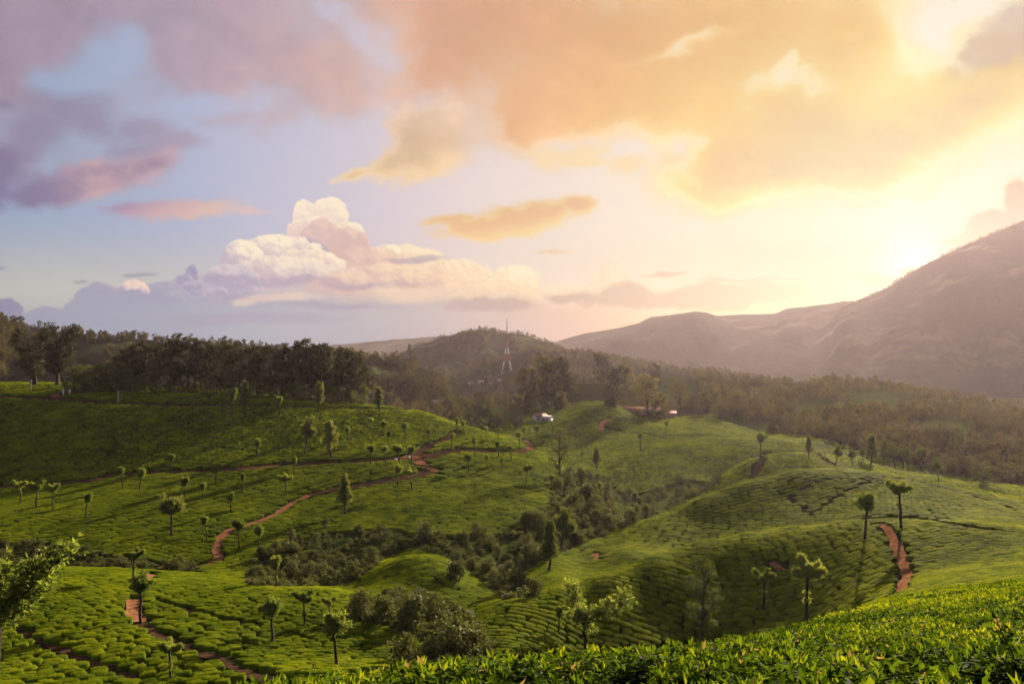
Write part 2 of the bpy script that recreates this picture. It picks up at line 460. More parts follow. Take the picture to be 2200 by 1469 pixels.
def np_mesh(name, verts, faces, smooth=False, mats=None, mat_idx=None, tone=None):
    """verts (n,3); faces (m,3|4) or a list of such arrays"""
    fl = faces if isinstance(faces, list) else [faces]
    fl = [np.asarray(f, np.int32) for f in fl if len(f)]
    me = bpy.data.meshes.new(name)
    v = np.asarray(verts, np.float32)
    me.vertices.add(len(v)); me.vertices.foreach_set('co', v.ravel())
    loops = np.concatenate([f.ravel() for f in fl])
    sizes = np.concatenate([np.full(len(f), f.shape[1], np.int32) for f in fl])
    me.loops.add(len(loops)); me.loops.foreach_set('vertex_index', loops)
    starts = np.zeros(len(sizes), np.int32); starts[1:] = np.cumsum(sizes)[:-1]
    me.polygons.add(len(sizes)); me.polygons.foreach_set('loop_start', starts)
    if smooth: me.polygons.foreach_set('use_smooth', np.ones(len(sizes), bool))
    for m in (mats or []): me.materials.append(m)
    if mat_idx is not None: me.polygons.foreach_set('material_index', np.asarray(mat_idx, np.int32))
    if tone is not None:
        a = me.attributes.new('tone', 'FLOAT', 'FACE')
        a.data.foreach_set('value', np.asarray(tone, np.float32))
    me.update(calc_edges=True)
    me.validate()
    return me


def link(name, me, parent=None, loc=(0, 0, 0), rz=0.0, scale=None):
    o = bpy.data.objects.new(name, me)
    COL.objects.link(o)
    o.location = loc
    o.rotation_euler = (0, 0, rz)
    if scale is not None: o.scale = scale if hasattr(scale, '__len__') else (scale,) * 3
    if parent: o.parent = parent
    return o


class MB:
    """collects shapes, ends as one mesh"""
    def __init__(s): s.v, s.q, s.t, s.n, s.tq, s.tt = [], [], [], 0, [], []

    def add(s, v, quads=None, tris=None, tone=0.5):
        v = np.asarray(v, np.float32)
        s.v.append(v)
        if quads is not None and len(quads):
            s.q.append(np.asarray(quads, np.int32) + s.n); s.tq.append(np.broadcast_to(np.asarray(tone, np.float32), (len(quads),)))
        if tris is not None and len(tris):
            s.t.append(np.asarray(tris, np.int32) + s.n); s.tt.append(np.broadcast_to(np.asarray(tone, np.float32), (len(tris),)))
        s.n += len(v)

    def box(s, c, d, rz=0.0):
        v = np.array([(x, y, z) for x in (-.5, .5) for y in (-.5, .5) for z in (-.5, .5)]) * np.asarray(d)
        cs, sn = math.cos(rz), math.sin(rz)
        v = np.stack([v[:, 0] * cs - v[:, 1] * sn, v[:, 0] * sn + v[:, 1] * cs, v[:, 2]], 1) + np.asarray(c)
        s.add(v, [(0, 1, 3, 2), (4, 6, 7, 5), (0, 4, 5, 1), (2, 3, 7, 6), (0, 2, 6, 4), (1, 5, 7, 3)])

    def tube(s, pts, rad, seg=7, cap=True):
        pts = np.asarray(pts, float); rad = np.broadcast_to(np.asarray(rad, float), (len(pts),))
        ring = []
        for i, p in enumerate(pts):
            d = pts[min(i + 1, len(pts) - 1)] - pts[max(i - 1, 0)]
            d = d / (np.linalg.norm(d) + 1e-9)
            u = np.cross(d, (0, 1, 0) if abs(d[1]) < .9 else (1, 0, 0)); u /= np.linalg.norm(u)
            w = np.cross(d, u)
            a = np.arange(seg) / seg * 2 * math.pi
            ring.append(p + rad[i] * (np.cos(a)[:, None] * u + np.sin(a)[:, None] * w))
        v = np.concatenate(ring)
        q = [(i * seg + k, i * seg + (k + 1) % seg, (i + 1) * seg + (k + 1) % seg, (i + 1) * seg + k) for i in range(len(pts) - 1) for k in range(seg)]
        t = []
        if cap:
            v = np.concatenate([v, pts[-1:], pts[:1]])
            n = len(pts) * seg
            t = [((len(pts) - 1) * seg + k, (len(pts) - 1) * seg + (k + 1) % seg, n) for k in range(seg)] + [((k + 1) % seg, k, n + 1) for k in range(seg)]
        s.add(v, q, t)

    def leaves(s, c, axis, nrm, ln, wd, tone, fold=0.0):
        """one pointed leaf (a kite of two folded halves) per row"""
        c = np.asarray(c, np.float32); n = len(c)
        axis = axis / (np.linalg.norm(axis, axis=1, keepdims=True) + 1e-9)
        side = np.cross(axis, nrm); side /= (np.linalg.norm(side, axis=1, keepdims=True) + 1e-9)
        up = np.cross(side, axis)
        ln = np.broadcast_to(ln, (n,))[:, None]; wd = np.broadcast_to(wd, (n,))[:, None]
        b = c; tip = c + axis * ln - up * ln * 0.10
        l = c + axis * ln * .45 + side * wd * .5 + up * wd * fold
        r = c + axis * ln * .45 - side * wd * .5 + up * wd * fold
        v = np.stack([b, l, tip, r], 1).reshape(-1, 3)
        i = np.arange(n)[:, None] * 4
        if fold:
            tr = np.concatenate([i + (0, 2, 1), i + (0, 3, 2)], 1).reshape(-1, 3)
            s.add(v, None, tr, np.repeat(np.broadcast_to(tone, (n,)), 2))
        else:
            s.add(v, i + (0, 3, 2, 1), None, tone)

    def mesh(s, name, mats=None, smooth=False):
        q = np.concatenate(s.q) if s.q else np.zeros((0, 4), np.int32)
        t = np.concatenate(s.t) if s.t else np.zeros((0, 3), np.int32)
        tone = np.concatenate(s.tq + s.tt) if (s.tq or s.tt) else None
        return np_mesh(name, np.concatenate(s.v), [q, t], smooth, mats, None, tone)


def unit(n, r=RNG):
    v = r.standard_normal((n, 3))
    return v / np.linalg.norm(v, axis=1, keepdims=True)


# ------------------------------------------------------------------ materials
def new_mat(name):
    m = bpy.data.materials.new(name)
    m.use_nodes = True
    m.node_tree.nodes.clear()
    return m, G(m.node_tree)


def finish(m, g, sh, disp=None):
    o = g.node('ShaderNodeOutputMaterial')
    m.node_tree.links.new(sh, o.inputs[0])
    return m


def bsdf(g, col, rough=0.6, spec=0.3, normal=None):
    p = g.node('ShaderNodeBsdfPrincipled')
    g.put(p.inputs['Base Color'], col)
    g.put(p.inputs['Roughness'], rough)
    p.inputs['Specular IOR Level'].default_value = spec
    if normal is not None: g.put(p.inputs['Normal'], normal)
    return p.outputs[0]


def bump(g, h, strength=0.4, dist=0.1):
    b = g.node('ShaderNodeBump')
    b.inputs['Strength'].default_value = strength
    b.inputs['Distance'].default_value = dist
    g.put(b.inputs['Height'], h)
    return b.outputs[0]


def leaf_mat(name, dark, light, young, transl=0.35, patch=18.0, rough=0.45, spec=0.35, tcol=(1.25, 1.25, 0.7), tip=None):
    m, g = new_mat(name)
    at = g.node('ShaderNodeAttribute', attribute_name='tone').outputs['Fac']
    ob = g.node('ShaderNodeObjectInfo').outputs['Random']
    pos = g.node('ShaderNodeNewGeometry').outputs['Position']
    big = g.noise(pos, 1.0 / patch, 3, 0.6)
    fine = g.noise(pos, 2.3, 2, 0.5)
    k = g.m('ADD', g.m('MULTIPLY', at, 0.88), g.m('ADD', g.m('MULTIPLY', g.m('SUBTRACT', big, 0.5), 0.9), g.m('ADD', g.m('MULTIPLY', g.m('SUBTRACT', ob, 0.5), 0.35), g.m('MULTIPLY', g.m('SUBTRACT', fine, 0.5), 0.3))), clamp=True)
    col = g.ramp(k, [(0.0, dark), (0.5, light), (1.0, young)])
    if tip: col = g.mix(g.rng(at, 0.984, 0.99), col, (*tip, 1))
    p = bsdf(g, col, rough, spec)
    t = g.node('ShaderNodeBsdfTranslucent')
    g.put(t.inputs[0], g.mix(1.0, col, (*tcol, 1), 'MULTIPLY'))
    mx = g.node('ShaderNodeMixShader'); mx.inputs[0].default_value = transl
    m.node_tree.links.new(p, mx.inputs[1]); m.node_tree.links.new(t.outputs[0], mx.inputs[2])
    return finish(m, g, mx.outputs[0])


def plain_mat(name, c1, c2, scale=4.0, rough=0.8, spec=0.2, b=0.3, bd=0.02, detail=5):
    m, g = new_mat(name)
    pos = g.node('ShaderNodeNewGeometry').outputs['Position']
    n = g.noise(pos, scale, detail, 0.6)
    col = g.mix(g.rng(n, 0.35, 0.65), (*c1, 1), (*c2, 1))
    return finish(m, g, bsdf(g, col, rough, spec, bump(g, n, b, bd)))


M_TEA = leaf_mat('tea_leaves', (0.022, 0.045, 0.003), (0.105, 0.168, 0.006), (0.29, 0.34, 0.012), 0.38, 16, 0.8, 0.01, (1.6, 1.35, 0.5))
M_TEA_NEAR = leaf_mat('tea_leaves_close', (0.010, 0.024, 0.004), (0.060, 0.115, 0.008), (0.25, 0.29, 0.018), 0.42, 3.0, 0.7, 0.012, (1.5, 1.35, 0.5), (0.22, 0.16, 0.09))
M_TEA_TIP = leaf_mat('tea_tip_buff', (0.24, 0.15, 0.07), (0.34, 0.22, 0.11), (0.42, 0.30, 0.18), 0.3, 3.0)
M_OAK = leaf_mat('silver_oak_leaves', (0.04, 0.065, 0.015), (0.10, 0.145, 0.03), (0.24, 0.28, 0.06), 0.48, 30, 0.7, 0.03, (1.5, 1.4, 0.7))
M_GROVE = leaf_mat('grove_leaves', (0.014, 0.015, 0.006), (0.036, 0.036, 0.012), (0.08, 0.07, 0.022), 0.26, 25, 0.7, 0.08)
M_SHRUB = leaf_mat('shrub_leaves', (0.032, 0.042, 0.011), (0.080, 0.090, 0.024), (0.155, 0.155, 0.045), 0.34, 14, 0.7, 0.08)
M_OAKDARK = leaf_mat('silver_oak_dark', (0.038, 0.055, 0.015), (0.095, 0.120, 0.032), (0.22, 0.24, 0.065), 0.36, 30, 0.7, 0.03, (1.4, 1.3, 0.7))
M_WOODLAND = leaf_mat('woodland_leaves', (0.034, 0.036, 0.013), (0.092, 0.090, 0.032), (0.19, 0.175, 0.06), 0.38, 40, 0.8, 0.03, (1.4, 1.2, 0.7))
M_WOOD = plain_mat('bark', (0.022, 0.017, 0.013), (0.06, 0.047, 0.037), 3.0, 0.9, 0.1, 0.5, 0.05)
M_BARK_PALE = plain_mat('bark_pale', (0.12, 0.09, 0.07), (0.24, 0.19, 0.15), 2.0, 0.9, 0.1, 0.4, 0.05)
M_PATH = plain_mat('red_earth', (0.10, 0.046, 0.022), (0.22, 0.105, 0.048), 1.1, 1.0, 0.0, 0.6, 0.08)
M_SHADEPATH = plain_mat('shaded_earth', (0.028, 0.019, 0.011), (0.062, 0.034, 0.019), 0.7, 1.0, 0.0, 0.5, 0.08)  # track earth with the shade of bank and bushes painted into its colour


def forest_mat(name, c1, c2, c3, scale, patch):
    m, g = new_mat(name)
    pos = g.node('ShaderNodeNewGeometry').outputs['Position']
    cell = g.voro(pos, scale, 2, 0.6)
    big = g.noise(pos, patch, 5, 0.6)
    col = g.mix(g.rng(cell, 0.1, 0.75), (*c2, 1), (*c1, 1))
    col = g.mix(g.rng(big, 0.52, 0.66), col, (*c3, 1))
    return finish(m, g, bsdf(g, col, 1.0, 0.0, bump(g, g.m('SUBTRACT', 1.0, cell), 0.5, 0.25 / scale)))


M_HILL = forest_mat('forested_hill', (0.018, 0.022, 0.010), (0.05, 0.052, 0.020), (0.075, 0.09, 0.03), 0.16, 0.012)
M_MOUNT = forest_mat('mountain_side', (0.016, 0.020, 0.011), (0.038, 0.040, 0.019), (0.075, 0.074, 0.034), 0.05, 0.0032)

# ------------------------------------------------------------------ the lie of the land
# (column, row in the photograph, distance) of points on the ground or on the clipped tea; a smooth sheet is passed through their places in space
TEA = 0.8
def _near():
    P = []
    for px, r3, r55, r9, r20, r40, r60 in [(0, 1640, 1580, 1660, 1640, 1560, 1458), (300, 1590, 1490, 1600, 1600, 1540, 1440), (600, 1545, 1457, 1560, 1575, 1520, 1420), (850, 1520, 1436, 1545, 1560, 1515, 1425),
                                           (1050, 1505, 1421, 1530, 1550, 1512, 1440), (1200, 1495, 1406, 1515, 1540, 1500, 1440), (1300, 1490, 1393, 1500, 1530, 1490, 1436), (1430, 1482, 1381, 1470, 1500, 1465, 1420)]:
        P += [(px, r3, 3), (px, r55, 5.5), (px, r9, 9), (px, r20, 20), (px, r40, 40), (px, r60, 62)]
    for px, seq in {1600: [(1475, 3), (1372, 6.5), (1400, 10), (1440, 20), (1410, 40), (1400, 64)],
                    1700: [(1470, 3), (1362, 6), (1352, 9), (1351, 12), (1400, 20), (1400, 38), (1392, 66)],
                    1800: [(1462, 3), (1385, 6), (1345, 10), (1322, 16), (1345, 26), (1370, 42), (1352, 70)],
                    1900: [(1455, 3), (1380, 6), (1335, 10), (1298, 18), (1290, 25), (1305, 38), (1300, 55), (1275, 72)],
                    2000: [(1450, 3), (1372, 6), (1325, 10), (1286, 18), (1270, 28), (1276, 42), (1262, 58)],
                    2100: [(1445, 3), (1365, 6), (1312, 10), (1275, 18), (1255, 30), (1254, 45), (1245, 60)],
                    2200: [(1440, 3), (1357, 6), (1302, 10), (1262, 18), (1243, 30), (1238, 45), (1228, 60)]}.items():
        P += [(px, r, y) for r, y in seq]
    for px in (0, 600, 1200, 1700, 2200): P.append((px, 2250 - 0.12 * (px - 1100), 1.2))
    return P


PTS = _near() + [
    # right hill
    (1100, 1292, 90), (1200, 1262, 96), (1300, 1228, 103), (1400, 1190, 110), (1500, 1160, 117), (1600, 1140, 121), (1700, 1124, 124), (1800, 1115, 125), (1900, 1108, 124), (2000, 1112, 120), (2100, 1122, 115), (2200, 1138, 111),
    (1500, 1374, 95), (1500, 1290, 101.5), (1500, 1215, 109), (1735, 1346, 94.5), (1735, 1265, 103), (1735, 1180, 114.5), (1255, 1402, 86.5), (1255, 1340, 91), (1255, 1285, 97), (1380, 1370, 91.5), (1380, 1270, 100.5), (1620, 1360, 94.5), (1620, 1250, 106.5),
    (1900, 1225, 96), (1900, 1150, 112), (2050, 1200, 92), (2050, 1150, 106), (2200, 1185, 90), (1120, 1330, 86), (1180, 1370, 84),
    (1500, 1190, 134), (1700, 1158, 140), (1300, 1248, 114), (1900, 1128, 140), (1600, 1172, 138), (1400, 1212, 126), (1800, 1142, 141), (2000, 1124, 138),
    # hill behind it
    (1250, 1198, 135), (1300, 1160, 152), (1400, 1112, 168), (1500, 1067, 180), (1600, 1032, 188), (1700, 1008, 194), (1800, 1003, 198), (1900, 1011, 198), (2000, 1032, 194), (2100, 1048, 190), (2200, 1068, 186),
    (1500, 1154, 156), (1500, 1108, 170), (1700, 1116, 158), (1700, 1060, 177), (1900, 1092, 158), (1900, 1045, 179), (2100, 1102, 146), (2100, 1074, 168), (2200, 1120, 136), (2200, 1092, 160), (1380, 1166, 147), (1600, 1085, 172), (1600, 1136, 157),
    (1150, 1272, 101), (1150, 1235, 112), (1150, 1192, 126), (1250, 1240, 110), (1350, 1185, 135),
    (1700, 1034, 222), (1900, 1042, 222), (1500, 1100, 206), (1600, 1066, 214), (2200, 1090, 214), (2050, 1060, 216), (1400, 1130, 195),
    # the hill behind that
    (1540, 1033, 250), (1600, 988, 265), (1680, 970, 275), (1750, 972, 280), (1850, 985, 280), (2000, 1018, 270), (2150, 1048, 258), (2300, 1075, 250),
    (1700, 1005, 250), (1600, 1028, 246), (1850, 1008, 252), (2000, 1036, 250),
    (1700, 990, 318), (1850, 1002, 318), (2000, 1036, 305), (1600, 1010, 300), (1540, 1045, 285),
    # valley tea behind
    (1400, 1035, 290), (1300, 1058, 270), (1450, 1010, 310), (1300, 960, 360), (1300, 912, 420), (1400, 965, 352), (1400, 915, 420), (1500, 958, 352), (1500, 914, 420), (1600, 955, 350), (1600, 925, 420), (1700, 952, 350), (1700, 938, 400), (1200, 950, 380), (1200, 915, 415),
    (1400, 905, 450), (1400, 892, 500), (1230, 890, 445), (1230, 855, 500), (1230, 826, 560), (1290, 880, 450), (1290, 823, 560), (1350, 836, 560), (1160, 868, 520), (1100, 905, 430), (1100, 885, 500), (1000, 925, 400), (1000, 905, 450), (1000, 880, 540), (1290, 850, 650), (1160, 860, 640), (900, 905, 450), (900, 880, 600), (760, 900, 500),
    # wooded slope on the right
    (1800, 968, 350), (1800, 930, 400), (1800, 880, 500), (1800, 837, 620), (1800, 820, 700), (2000, 1005, 345), (2000, 950, 400), (2000, 895, 500), (2000, 853, 650), (2200, 1035, 330), (2200, 965, 400), (2200, 922, 480), (2200, 897, 600),
    (1600, 900, 470), (1600, 852, 600), (1600, 816, 700), (1500, 882, 500), (1500, 842, 600), (1500, 806, 700), (1400, 862, 600), (1400, 812, 700), (1900, 840, 640), (2100, 880, 600),
    # left hill, from the foot path up to the grove
    (0, 1042, 185), (0, 950, 220), (0, 900, 242), (0, 853, 256), (0, 825, 284), (0, 850, 390), (200, 1032, 186), (200, 950, 217), (200, 862, 251), (200, 828, 282), (200, 850, 380), (400, 1017, 188), (400, 940, 220), (400, 872, 249), (400, 838, 280), (400, 860, 380),
    (600, 1003, 190), (600, 940, 220), (600, 876, 248), (600, 852, 278), (600, 872, 380), (800, 990, 195), (800, 930, 228), (800, 880, 250), (800, 870, 275), (800, 890, 370), (900, 984, 198), (900, 930, 232), (900, 884, 258), (900, 905, 330),
    (1000, 968, 215), (1000, 913, 260), (1000, 935, 318), (1100, 976, 220), (1100, 941, 252), (1100, 965, 308), (1150, 964, 247), (1200, 990, 240), (1250, 1030, 231), (1300, 1062, 223), (1350, 1084, 217), (1200, 1008, 285), (1300, 1075, 255),
    # lower slope
    (0, 1090, 158), (0, 1170, 130), (0, 1205, 121), (200, 1085, 158), (200, 1165, 130), (200, 1202, 121), (400, 1075, 160), (400, 1150, 133), (400, 1206, 121), (600, 1062, 165), (600, 1130, 140), (600, 1190, 124), (600, 1225, 117), (800, 1032, 178), (800, 1090, 155), (800, 1150, 135), (800, 1190, 126),
    (900, 1014, 187), (900, 1080, 158), (900, 1140, 138), (900, 1180, 128), (1000, 1014, 195), (1000, 1070, 164), (1000, 1130, 143), (1000, 1170, 131), (1100, 1016, 200), (1100, 1070, 168), (1100, 1120, 149), (1100, 1158, 138), (1200, 1056, 190), (1200, 1092, 170), (1200, 1135, 153), (1300, 1092, 192), (1300, 1125, 172), (1400, 1088, 228),
    # valley floor and the small mound
    (100, 1213, 113), (400, 1222, 113), (600, 1246, 109), (700, 1246, 109), (880, 1188, 111), (880, 1272, 99), (800, 1228, 108), (950, 1202, 112), (1000, 1228, 115), (1050, 1218, 122), (880, 1196, 122), (1000, 1292, 97), (1000, 1262, 105), (1090, 1242, 119), (760, 1262, 104),
    # left foreground hill
    (0, 1208, 98), (100, 1214, 98), (250, 1222, 98), (330, 1232, 98), (500, 1248, 96), (700, 1258, 95), (800, 1277, 92), (850, 1294, 89), (0, 1300, 77), (0, 1400, 62), (300, 1310, 79), (300, 1400, 65), (600, 1300, 83), (600, 1340, 78), (600, 1400, 68), (800, 1315, 85), (800, 1350, 79), (800, 1405, 70), (900, 1335, 84), (900, 1385, 74), (900, 1432, 66), (1000, 1345, 84), (1000, 1400, 74), (1100, 1390, 76), (450, 1300, 82), (450, 1400, 66),
]


class Land:
    def __init__(s):
        P = np.array(PTS, float)
        ext = [P[P[:, 0] <= 100] - [500, 0, 0], P[P[:, 0] >= 2100] + [500, 0, 0]]
        P = np.concatenate([P] + ext)
        px, row, y = P.T
        tea = np.where(y < 470, TEA, 0.0)
        z = -(row - HR) / FPX * y - tea
        s.val = z / (y + 5)
        s.q = np.stack([px / 250, 3 * np.log(y)], 1)
        n = len(P)
        d = np.linalg.norm(s.q[:, None] - s.q[None], axis=2)
        K = np.where(d > 0, d * d * np.log(d + 1e-12), 0) + np.eye(n) * 0.004
        A = np.zeros((n + 3, n + 3)); A[:n, :n] = K; A[:n, n] = 1; A[:n, n + 1:] = s.q; A[n:, :n] = A[:n, n:].T
        s.w = np.linalg.solve(A, np.concatenate([s.val, [0, 0, 0]]))
        s.PXG = np.arange(-620, 2821, 10.0)
        s.LYG = np.linspace(math.log(1.0), math.log(760.0), 300)
        gx, gy = np.meshgrid(s.PXG, s.LYG, indexing='ij')
        Q = np.stack([gx.ravel() / 250, 3 * gy.ravel()], 1)
        out = np.empty(len(Q))
        for i in range(0, len(Q), 8000):
            dd = ((Q[i:i + 8000, None] - s.q[None]) ** 2).sum(2)
            out[i:i + 8000] = (0.5 * dd * np.log(dd + 1e-12)) @ s.w[:n] + s.w[n] + Q[i:i + 8000] @ s.w[n + 1:]
        s.Z = (out.reshape(gx.shape)) * (np.exp(gy) + 5)
        s.Y = np.exp(s.LYG)
        s.ROW = HR - s.Z / s.Y[None] * FPX

    def z(s, x, y):
        x = np.asarray(x, float); y = np.asarray(y, float)
        ly = np.log(np.clip(y, 1.0, 759.9))
        px = np.clip(CX + FPX * x / np.maximum(y, 0.3), s.PXG[0], s.PXG[-1] - 1e-6)
        i = (px - s.PXG[0]) / 10.0; j = (ly - s.LYG[0]) / (s.LYG[1] - s.LYG[0])
        i0 = np.clip(i.astype(int), 0, len(s.PXG) - 2); j0 = np.clip(j.astype(int), 0, len(s.LYG) - 2)
        a, b = i - i0, j - j0
        zz = s.Z[i0, j0] * (1 - a) * (1 - b) + s.Z[i0 + 1, j0] * a * (1 - b) + s.Z[i0, j0 + 1] * (1 - a) * b + s.Z[i0 + 1, j0 + 1] * a * b
        far = np.clip((y - 680) / 250, 0, 1); far = far * far * (3 - 2 * far)
        return zz * (1 - far) - 82.0 * far

    def hit(s, px, row, ymin=34.0, ymax=760.0):
        """the place on the ground seen at a point of the photograph"""
        i = int(np.clip(round((px - s.PXG[0]) / 10), 0, len(s.PXG) - 1))
        R = s.ROW[i]
        m = (s.Y >= ymin) & (s.Y <= ymax)
        ys, rs = s.Y[m], R[m]
        k = np.argmax(rs <= row) if (rs <= row).any() else int(np.argmin(rs))
        y = ys[k]
        if k > 0 and rs[k - 1] > row >= rs[k]:
            y = ys[k - 1] + (ys[k] - ys[k - 1]) * (rs[k - 1] - row) / (rs[k - 1] - rs[k])
        x = (px - CX) / FPX * y
        return np.array([x, y, float(s.z(x, y))])


LAND = Land()


def proj(x, y, z):
    return CX + FPX * x / y, HR - FPX * z / y


def in_poly(px, py, poly):
    px = np.asarray(px, float); py = np.asarray(py, float)
    r = np.zeros(px.shape, bool)
    n = len(poly)
    for i in range(n):
        x1, y1 = poly[i]; x2, y2 = poly[(i + 1) % n]
        c = ((y1 > py) != (y2 > py)) & (px < (x2 - x1) * (py - y1) / ((y2 - y1) or 1e-9) + x1)
        r ^= c
    return r


V_MID = [(530, 1268), (545, 1215), (620, 1168), (700, 1150), (820, 1140), (900, 1150), (1000, 1158), (1080, 1150), (1130, 1128), (1180, 1085), (1190, 1035), (1225, 1005), (1290, 1020), (1345, 1072), (1450, 1040), (1530, 1012), (1560, 1030), (1500, 1070),
         (1400, 1115), (1300, 1155), (1190, 1195), (1130, 1232), (1150, 1290), (1090, 1300), (1050, 1270), (1000, 1230), (960, 1205), (880, 1182), (820, 1212), (770, 1255), (700, 1268)]
V_LOW = [(750, 1305), (850, 1275), (960, 1300), (1010, 1340), (1050, 1400), (1060, 1450), (900, 1450), (930, 1392), (850, 1362), (745, 1335)]
V_LEFT = [(-60, 1218), (-60, 1170), (100, 1172), (240, 1197), (420, 1218), (430, 1236), (250, 1226)]
WOOD_R = [(1480, 790), (1500, 850), (1550, 905), (1640, 932), (1760, 942), (1900, 985), (2030, 1020), (2260, 1062), (2260, 770), (1480, 770)]
GROVE = [(140, 790), (150, 848), (280, 845), (400, 832), (560, 845), (700, 866), (870, 872), (880, 700), (140, 690)]
WOOD_C = [(935, 918), (955, 840), (1130, 770), (1240, 780), (1232, 850), (1140, 888), (1000, 925)]


def wild(x, y, z):
    """where scrub or trees stand instead of tea"""
    px, py = proj(x, y, z)
    w = (in_poly(px, py, V_MID) & (y > 96) & (y < 300)) | (in_poly(px, py, V_LOW) & (y < 104)) | (in_poly(px, py, V_LEFT) & (y > 99) & (y < 135))
    w |= in_poly(px, py, WOOD_R) & (y > 322)
    w |= in_poly(px, py, GROVE) & (y > 262) & (y < 320)
    w |= in_poly(px, py, WOOD_C) & (y > 395)
    w |= (y > 575)
    return w


# ------------------------------------------------------------------ paths
PATHS = [
    # (points in the photograph, width in metres, nearest distance to look at, material, label)
    ([(-60, 1048), (60, 1044), (140, 1040), (205, 1033), (240, 1022), (320, 1017), (420, 1014), (500, 1010), (600, 1002), (720, 995), (800, 991), (860, 985), (890, 985)], 2.8, 150, 'D', 'shaded earth path running level along the foot of the left hill'),
    ([(510, 1008), (555, 1005), (600, 1001)], 2.6, 150, 'R', 'red earth stretch of the level path on the left hill'),
    ([(196, 1034), (222, 1028)], 2.4, 150, 'R', 'small red earth patch on the level path at left'),
    ([(890, 985), (893, 975), (925, 957), (960, 944), (985, 930)], 3.0, 150, 'D', 'side path climbing right from the red path junction'),
    ([(872, 983), (890, 986), (900, 996), (915, 1003), (932, 1008), (934, 1013), (915, 1019), (850, 1031), (740, 1050), (665, 1065)], 3.0, 140, 'D', 'earth path dropping left from the path junction'),
    ([(865, 982), (885, 984), (905, 985)], 3.4, 140, 'R', 'red earth clearing where three paths meet'),
    ([(895, 990), (908, 999)], 2.8, 140, 'R', 'red earth bend just below the path junction'),
    ([(922, 1010), (938, 1010)], 2.6, 140, 'R', 'red earth corner of the path below the bright knoll'),
    ([(665, 1065), (625, 1083), (592, 1108), (545, 1125), (495, 1138), (472, 1158), (463, 1186), (474, 1200), (452, 1213), (400, 1222), (345, 1222)], 1.35, 112, 'R', 'winding red earth track down into the valley'),
    ([(905, 988), (940, 974), (1000, 968), (1060, 971), (1115, 972), (1135, 968)], 3.0, 150, 'D', 'dark path curving over the bright tea knoll'),
    ([(1138, 967), (1143, 961), (1134, 953), (1128, 946)], 2.8, 150, 'R', 'short red earth track on the brow of the knoll'),
    ([(-60, 853), (100, 857), (250, 868), (400, 872), (560, 872), (700, 877), (880, 882)], 3.2, 235, 'D', 'path along the hilltop below the grove'),
    ([(1893, 1127), (1908, 1138), (1922, 1165), (1938, 1205), (1950, 1238), (1944, 1258), (1932, 1284)], 1.15, 60, 'R', 'steep rust red track down the right hill'),
    ([(1862, 1117), (1950, 1114), (2020, 1124), (2100, 1139), (2260, 1158)], 1.6, 90, 'D', 'path along the brow of the right hill'),
    ([(1750, 1040), (1700, 1068), (1716, 1084), (1740, 1108)], 0.6, 140, 'D', 'trail between two tea plots on the far right hill'),
    ([(1745, 1105), (1800, 1070), (1870, 1034)], 0.6, 140, 'D', 'lower edge trail of the striped tea plot'),
    ([(1890, 1026), (1970, 1038), (2060, 1060), (2130, 1080), (2195, 1103)], 0.7, 140, 'D', 'upper edge trail of the striped tea plot'),
    ([(326, 1236), (308, 1262)], 1.1, 70, 'R', 'red earth step at the top of the near left hill'),
    ([(290, 1290), (284, 1310), (298, 1338)], 1.2, 60, 'R', 'bare red earth trail on the near left hill'),
    ([(302, 1342), (340, 1368), (400, 1392), (470, 1420), (575, 1466)], 0.95, 50, 'D', 'dark trodden gap running down the near left hill'),
    ([(345, 1292), (400, 1312), (470, 1332), (560, 1350)], 0.9, 60, 'D', 'upper trodden gap on the near left hill'),
    ([(-30, 1335), (60, 1368), (140, 1402), (240, 1440), (300, 1466)], 0.9, 45, 'D', 'lowest trodden gap on the near left hill'),
    ([(1648, 972), (1628, 1000), (1620, 1026)], 1.4, 230, 'D', 'trail over the rounded tea hill behind'),
    ([(1752, 975), (1775, 992), (1790, 1002)], 1.4, 230, 'D', 'short trail on the crest of the rounded hill'),
    ([(1290, 925), (1294, 908), (1312, 900)], 2.4, 300, 'R', 'red road bend below the estate trees'),
    ([(1300, 918), (1340, 930), (1420, 937), (1520, 938), (1700, 944)], 2.2, 300, 'D', 'road along the valley tea field'),
    ([(1282, 1190), (1283, 1205)], 1.4, 100, 'R', 'ochre earth cut beside the lower tea slope'),
    ([(1660, 1220), (1676, 1216)], 1.8, 80, 'R', 'red earth scar below the tree on the right hill'),
    ([(110, 852), (128, 850)], 4.0, 235, 'R', 'red earth bank beside the white posts'),
]


def resample(p, step):
    p = np.asarray(p, float)
    d = np.concatenate([[0], np.cumsum(np.linalg.norm(np.diff(p, axis=0), axis=1))])
    n = max(2, int(d[-1] / step) + 1)
    t = np.linspace(0, d[-1], n)
    return np.stack([np.interp(t, d, p[:, k]) for k in range(p.shape[1])], 1)


